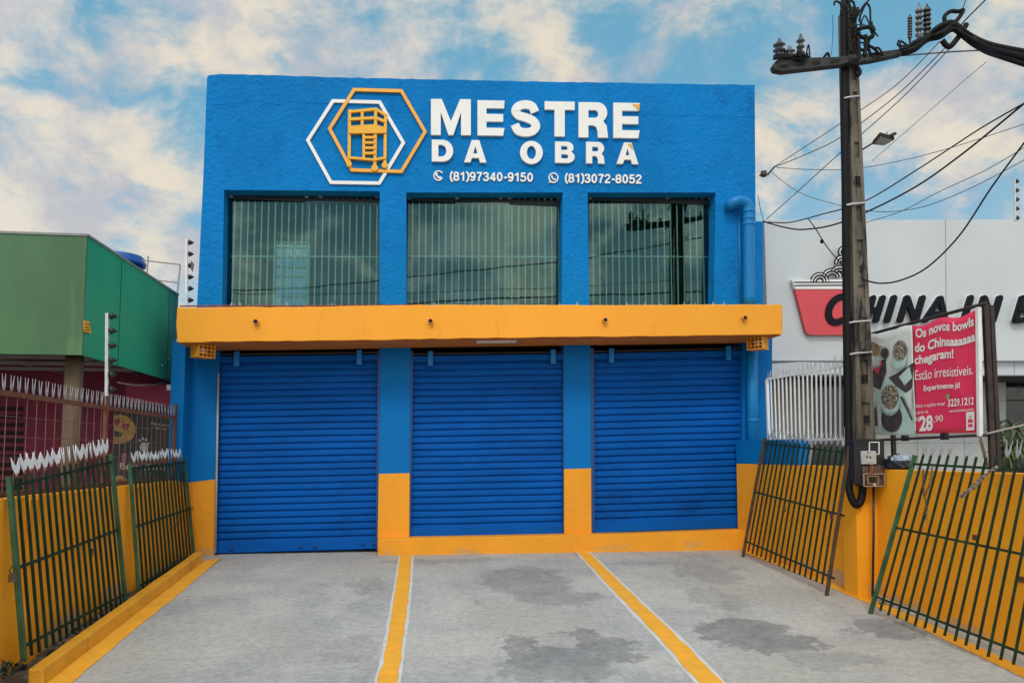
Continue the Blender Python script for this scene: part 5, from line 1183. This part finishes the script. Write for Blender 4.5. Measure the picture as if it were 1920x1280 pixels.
# white grille fence over the blue course
wf = thing('grille_fence', 'white painted bar fence with thin spikes beside the utility pole', 'fence', lerp(WA, WB, .4)+Vector((.15, 0, 1.93)))
A2, B2 = WA+Vector((.12, .0, 0)), WB+Vector((.12, .1, 0))
op = lambda x, y: on_plane(x, y, A2, B2)
tl, tr, br, bl = op(1438, 711), op(1604, 681), op(1604, 823), op(1442, 824)
b = MB(); b.bar(tl, tr, .03, .035); b.bar(bl, br, .03, .035); b.build('rail', 'white_paint', wf)
b = MB(); b.bar(bl-Vector((0, 0, .05)), tl, .045); b.build('post', 'white_paint', wf)
for i in range(19):
    u = (i+1)/20; u = u**1.0; a, c = lerp(bl, br, u), lerp(tl, tr, u); b = MB(); b.bar(a, c, .02); b.build('bar', 'white_paint', wf)
for i in range(34):
    c = lerp(tl, tr, (i+.5)/34)+Vector((0, 0, .015)); s = Vector((random.uniform(-.05, .05), random.uniform(-.06, .06), random.uniform(.12, .17)))
    b = MB(); b.tube([c, c+s*.5, c+s], [.009, .006, .001], 5); b.build('spike', 'silver_dull', wf)

# banner and its frame
XB = 6.42; bx = lambda x, y, d=0.0: PX(x, y, XB)-Vector((d, 0, 0))
bf = thing('banner_stand', 'dark steel frame holding the red banner behind the orange wall', 'frame', (XB, 9, gz(9)))
b = MB(); b.tube([bx(1625, 628), bx(1840, 571)]+[bx(1850, 568)], .022, 8); b.build('crossbar', 'frame_dark', bf)
b = MB(); b.tube([bx(1640, 825), bx(1850, 815)], .018, 8); b.build('crossbar', 'frame_dark', bf)
b = MB(); b.bar(bx(1839, 576, .03), bx(1842, 817, .03), .045, .045); b.build('white_tube', 'white_paint', bf)
b = MB(); u = PX(1847, 570, XB+.1); b.bar((u.x, u.y, gz(8)), u, .06, .05); b.build('post', 'frame_dark', bf)
b = MB(); u, v = PX(1852, 574, XB+.3), PX(1868, 790, XB+.3); b.bar((v.x, v.y, gz(9)), u+Vector((0, -.05, 0)), .05, .05); b.build('post', 'frame_dark', bf)
b = MB(); b.bar(PX(1849, 640, XB+.2), PX(1857, 775, XB+.2), .045, .045); b.build('white_tube', 'white_paint', bf)
b = MB(); b.bar(bx(1662, 815, -.1), (XB+.1, bx(1662, 815).y, gz(9.6)), .05, .05); b.build('post', 'frame_dark', bf)
b = MB(); b.bar(bx(1838, 822), bx(1808, 872, -.3), .03); b.bar(bx(1842, 815, .02), bx(1862, 795, -.4), .02); b.build('brace', 'tube_grey', bf)
b = MB()
for x, y in ((1697, 821), (1771, 818)): p = bx(x, y); b.box((p.x-.03, p.y-.04, p.z-.04), (p.x+.03, p.y+.04, p.z+.04))
b.build('clamp', 'black_plastic', bf)
bn = thing('banner', 'red and pale printed food banner tied to the dark frame', 'banner', (XB, bx(1740, 810).y, bx(1740, 810).z))
# sagging top edge
TLb, TRb, BRb, BLb = (1628, 626), (1838, 580), (1840, 811), (1640, 814)
def ban(u, v, d=0.0):
    x = (TLb[0]*(1-u)+TRb[0]*u)*(1-v)+(BLb[0]*(1-u)+BRb[0]*u)*v; y = (TLb[1]*(1-u)+TRb[1]*u)*(1-v)+(BLb[1]*(1-u)+BRb[1]*u)*v
    y += (1-v)**2*(7*math.sin(math.pi*u*3)**2*(1 if .05 < u < .97 else 0))
    w = .003*math.sin(u*9+v*3)+.003*math.sin(v*7-u*4)+.006*math.exp(-((u-.72-.18*v)/.04)**2)
    return bx(x, y, .02+w+d)
def patch(name, u0, u1, mat, d=0.0, nu=24, nv=16):
    b = MB(); vs_ = []
    for j in range(nv+1):
        for i in range(nu+1): vs_.append(ban(u0+(u1-u0)*i/nu, j/nv, d))
    b.smooth = True; n = nu+1
    b.add(vs_, [(j*n+i, j*n+i+1, (j+1)*n+i+1, (j+1)*n+i) for j in range(nv) for i in range(nu)])
    o = b.build(name, mat, bn); md = o.modifiers.new('cloth', 'SOLIDIFY'); md.thickness = .003; md.offset = 1; return o
US = .402
patch('red_print', US, 1, 'banner_red'); patch('photo_print', 0, US, 'banner_pale')
def uv_of(x, y):
    """banner coordinates of a photograph point (inverse of the flat part of ban)"""
    u, v = .5, .5
    for _ in range(12):
        X = (TLb[0]*(1-u)+TRb[0]*u)*(1-v)+(BLb[0]*(1-u)+BRb[0]*u)*v; Y = (TLb[1]*(1-u)+TRb[1]*u)*(1-v)+(BLb[1]*(1-u)+BRb[1]*u)*v
        v += (y-Y)/225; u += (x-X)/208
    return u, v
dl = [.009]
def blob(name, pts, mat):
    dl[0] += .0012; d = dl[0]
    return fill(name, [pts], 0, lambda x, y, q: ban(*uv_of(x, y), d), mat, bn)
Bz = lambda x, y: (1620+x/4.742, 560+y/4.742)
def ell(cx_, cy_, rx, ry, n=22): return [Bz(cx_+rx*math.cos(2*math.pi*i/n), cy_+ry*math.sin(2*math.pi*i/n)) for i in range(n)]
def poly(*p): return [Bz(*q) for q in p]
blob('printed_cloth', poly((70, 700), (150, 600), (300, 760), (460, 780), (465, 1200), (75, 1195)), 'banner_teal')
blob('printed_shadow', poly((60, 640), (110, 580), (215, 510), (220, 640), (150, 850), (90, 800)), 'banner_dark')
blob('printed_shadow', poly((238, 690), (330, 650), (460, 560), (450, 780), (410, 850), (300, 770)), 'banner_dark')
blob('printed_tray', poly((330, 690), (425, 600), (450, 700), (380, 770)), 'banner_teal')
blob('printed_shadow', poly((75, 1060), (130, 940), (145, 1130), (80, 1135)), 'banner_dark')
blob('printed_napkin', poly((90, 620), (170, 540), (190, 560), (150, 660)), 'banner_red')
blob('printed_bowl', ell(118, 545, 55, 70), 'banner_pale'); blob('printed_food', ell(115, 440, 52, 62), 'banner_food')
blob('printed_cup', ell(210, 462, 36, 50), 'banner_dark')
blob('printed_bowl', ell(338, 545, 70, 92), 'banner_teal'); blob('printed_food', ell(343, 460, 64, 92), 'banner_seed')
blob('printed_bowl', ell(75, 860, 55, 110), 'banner_pale'); blob('printed_food', ell(75, 830, 42, 75), 'banner_seed')
blob('printed_shadow', ell(270, 1060, 92, 125), 'banner_dark'); blob('printed_bowl', ell(258, 925, 88, 112), 'banner_teal'); blob('printed_food', ell(258, 870, 78, 112), 'banner_seed')
for cx_, cy_, rx, ry in ((338, 545, 70, 92), (258, 925, 88, 112), (118, 545, 55, 70)):
    blob('printed_bowl_shade', [Bz(cx_+rx*math.cos(a), cy_+ry*math.sin(a)) for a in [i*math.pi/16-.1 for i in range(18)]]+[Bz(cx_+rx*math.cos(a)*.95, cy_+ry*(.62*math.sin(a)+.12)) for a in [math.pi-i*math.pi/14 for i in range(1, 14)]], 'banner_shade')
blob('printed_cloth_fold', poly((150, 960), (178, 930), (190, 1195), (160, 1195)), 'banner_pale')
blob('printed_cloth_fold', poly((388, 850), (455, 800), (460, 990), (430, 960)), 'banner_pale')
blob('printed_cloth_fold', poly((60, 350), (150, 320), (240, 400), (170, 395)), 'banner_text')
blob('printed_cutlery', poly((350, 870), (372, 868), (462, 1060), (460, 1090)), 'banner_dark')
def btext(body, x0, yl0, x1, yr0, h, bold=0.03, depth=.013, mat='banner_text'):
    """lettering along the banner: left-top and right-top corners in the zoomed frame, height h"""
    TL, TR, BR, BL = Bz(x0, yl0), Bz(x1, yr0), Bz(x1, yr0+h), Bz(x0, yl0+h)
    c = bpy.data.curves.new('lettering', 'FONT'); c.body = body; c.offset = bold; c.resolution_u = 4
    t = bpy.data.objects.new('lettering', c); col.objects.link(t); dg = bpy.context.evaluated_depsgraph_get(); me = bpy.data.meshes.new_from_object(t.evaluated_get(dg)); bpy.data.objects.remove(t)
    xs_ = [v.co.x for v in me.vertices]; ys_ = [v.co.y for v in me.vertices]; x_0, x_1, y_0, y_1 = min(xs_), max(xs_), min(ys_), max(ys_)
    for v in me.vertices:
        u, w = (v.co.x-x_0)/(x_1-x_0), 1-(v.co.y-y_0)/(y_1-y_0)
        X = (TL[0]*(1-u)+TR[0]*u)*(1-w)+(BL[0]*(1-u)+BR[0]*u)*w; Y = (TL[1]*(1-u)+TR[1]*u)*(1-w)+(BL[1]*(1-u)+BR[1]*u)*w
        v.co = ban(*uv_of(X, Y), depth)-ORG[bn]
    me.materials.clear(); me.materials.append(M[mat]); o = bpy.data.objects.new('lettering', me); col.objects.link(o); o.parent = bn; ORG[o] = ORG[bn]
btext('Os novos bowls', 476, 240, 1000, 150, 88, .03); btext('do Chinaaaaaaa', 470, 375, 1012, 288, 88, .03); btext('chegaram!', 470, 490, 822, 432, 110, .03)
btext('Estão irresistíveis.', 475, 630, 990, 580, 88, .004); btext('Experimente já!', 553, 765, 882, 735, 66, .025)
btext('Sabor e opções novas!', 478, 935, 745, 912, 42, .008); btext('a partir de', 478, 995, 592, 985, 38, .008); btext('R$', 478, 1052, 512, 1050, 42, .005); btext('28', 512, 1040, 634, 1030, 140, .04); btext(',90', 640, 1040, 725, 1030, 66, .005)
btext('3229.1212', 770, 890, 1000, 870, 70, .022); btext('www.chinainbox.com.br', 780, 985, 1000, 968, 24, .01)
blob('phone_badge', ell(787, 865, 16, 18), 'banner_green')
dl[0] = .013; blob('white_label', poly((935, 1008), (1006, 1000), (1004, 1165), (935, 1170)), 'banner_text')
blob('label_mark', poly((950, 1070), (992, 1068), (992, 1100), (950, 1102)), 'banner_red'); blob('label_mark', poly((952, 1112), (990, 1110), (990, 1138), (952, 1140)), 'banner_red'); blob('label_mark', poly((955, 1060), (970, 1025), (988, 1058)), 'meter_grey')

# dracaena behind the wall
pb = PX(1880, 860, 8.6); pt = thing('dracaena_plant', 'spiky dracaena with drooping striped leaves before the dark glass door', 'plant', (pb.x, pb.y, gz(pb.y)))
heads = [PX(1876, 800, 8.6), PX(1906, 806, 8.6), PX(1888, 838, 8.5)]
b = MB()
for h in heads: b.tube(spline([(pb.x, pb.y, gz(pb.y)), lerp((pb.x, pb.y, .6), h, .5), h], 6), .03, 7)
b.build('stem', 'bark', pt)
for h in heads:
    b = MB()
    for i in range(58):
        a = random.uniform(0, 6.283); up0 = random.uniform(-.5, 1.0); L_ = random.uniform(.22, .42); d = Vector((math.cos(a), math.sin(a), up0)).normalized(); s = d.cross(Vector((0, 0, 1))).normalized(); o_ = h+Vector((0, 0, random.uniform(-.32, .12)))
        prev = None; k = 5
        for j in range(k+1):
            t_ = j/k; p = o_+d*L_*t_-Vector((0, 0, 1))*L_*.75*t_*t_; w = .020*(1-t_)**.6*(.5+t_*1.2 if t_ < .4 else 1)
            cur = (p-s*w, p+s*w)
            if prev: b.add([prev[0], prev[1], cur[1], cur[0]], [(0, 1, 2, 3)])
            prev = cur
    b.build('foliage', 'leaf', pt)
# weed in the gutter
wd = MB(); base = PX(10, 1262, -3.66)
for i in range(90):
    a = random.uniform(0, 6.283); L_ = random.uniform(.05, .24); d = Vector((math.cos(a)*.6, math.sin(a), random.uniform(.3, 1.4))).normalized(); s = d.cross(Vector((0, 0, 1))).normalized(); o_ = base+Vector((random.uniform(-.07, .05), random.uniform(-.35, .22), -.03))
    w = random.uniform(.008, .022); p, q = o_+d*L_*.55, o_+d*L_-Vector((0, 0, L_*.25)); wd.add([o_, p-s*w, q, p+s*w], [(0, 1, 2, 3)])
tag(wd.build('weed', 'leaf_dark', None, base), 'dark ragged weed growing in the gutter at the kerb end', 'weed')
# plastic bag on the wall beside the meter box
bc = PX(1686, 862, 6.32)
bm = bmesh.new(); bmesh.ops.create_icosphere(bm, subdivisions=5, radius=1)
for v in bm.verts:
    p = v.co.copy(); n1 = mnoise.fractal(p*2.2+Vector((3, 1, 7)), .8, 2.2, 5)*.30; f = 1+n1-.25*abs(mnoise.noise(p*5))
    v.co = Vector((p.x*.13*f, p.y*.25*f, max(p.z*.125*f, -.075)))
me = bpy.data.meshes.new('plastic_bag'); bm.to_mesh(me); bm.free(); me.materials.append(M['bag_navy']); me.materials.append(M['bag_pale'])
for f in me.polygons:
    f.use_smooth = True
    if f.center.z > .05 and f.center.y < -.02 and f.center.x < .05: f.material_index = 1
bag = bpy.data.objects.new('plastic_bag', me); col.objects.link(bag); bag.location = (6.29, bc.y, 1.49+.07)
tag(bag, 'crumpled dark blue bag lying on the wall beside the meter box', 'bag')
# rubble behind the leaning grille and brick bits in the gutter
def rock(p, r, lab, mat='rubble'):
    bm = bmesh.new(); bmesh.ops.create_icosphere(bm, subdivisions=2, radius=r)
    sd_ = random.random()*50
    for v in bm.verts: v.co *= 1+.45*mnoise.noise(v.co*(2.2/r)+Vector((sd_, 0, 0))); v.co.z *= .7
    me = bpy.data.meshes.new('rubble_stone'); bm.to_mesh(me); bm.free(); me.materials.append(M[mat]); o = bpy.data.objects.new('rubble_stone', me); col.objects.link(o); o.location = Vector(p)+Vector((0, 0, r*.55)); o.rotation_euler.z = random.random()*6
    tag(o, lab, 'stone', 'loose rubble by the walls')
for x, y, r in ((1407, 1027, .07), (1418, 1026, .10), (1430, 1030, .08), (1441, 1034, .05), (1414, 1031, .045)): rock(PG(x, y), r, 'grey lump of rubble heaped at the foot of the downpipe')
for x, y, r in ((1655, 1132, .05), (1672, 1136, .04), (1640, 1117, .04)): rock(PG(x, y), r, 'small stone below the meter box rod')
for i in range(26):
    y = random.uniform(7.9, 10.6); rock((random.uniform(-3.82, -3.60), y, gz(y)+.01), random.uniform(.015, .05), 'broken crumb of rubble in the gutter behind the kerb', random.choice(('rubble', 'soil', 'void')))
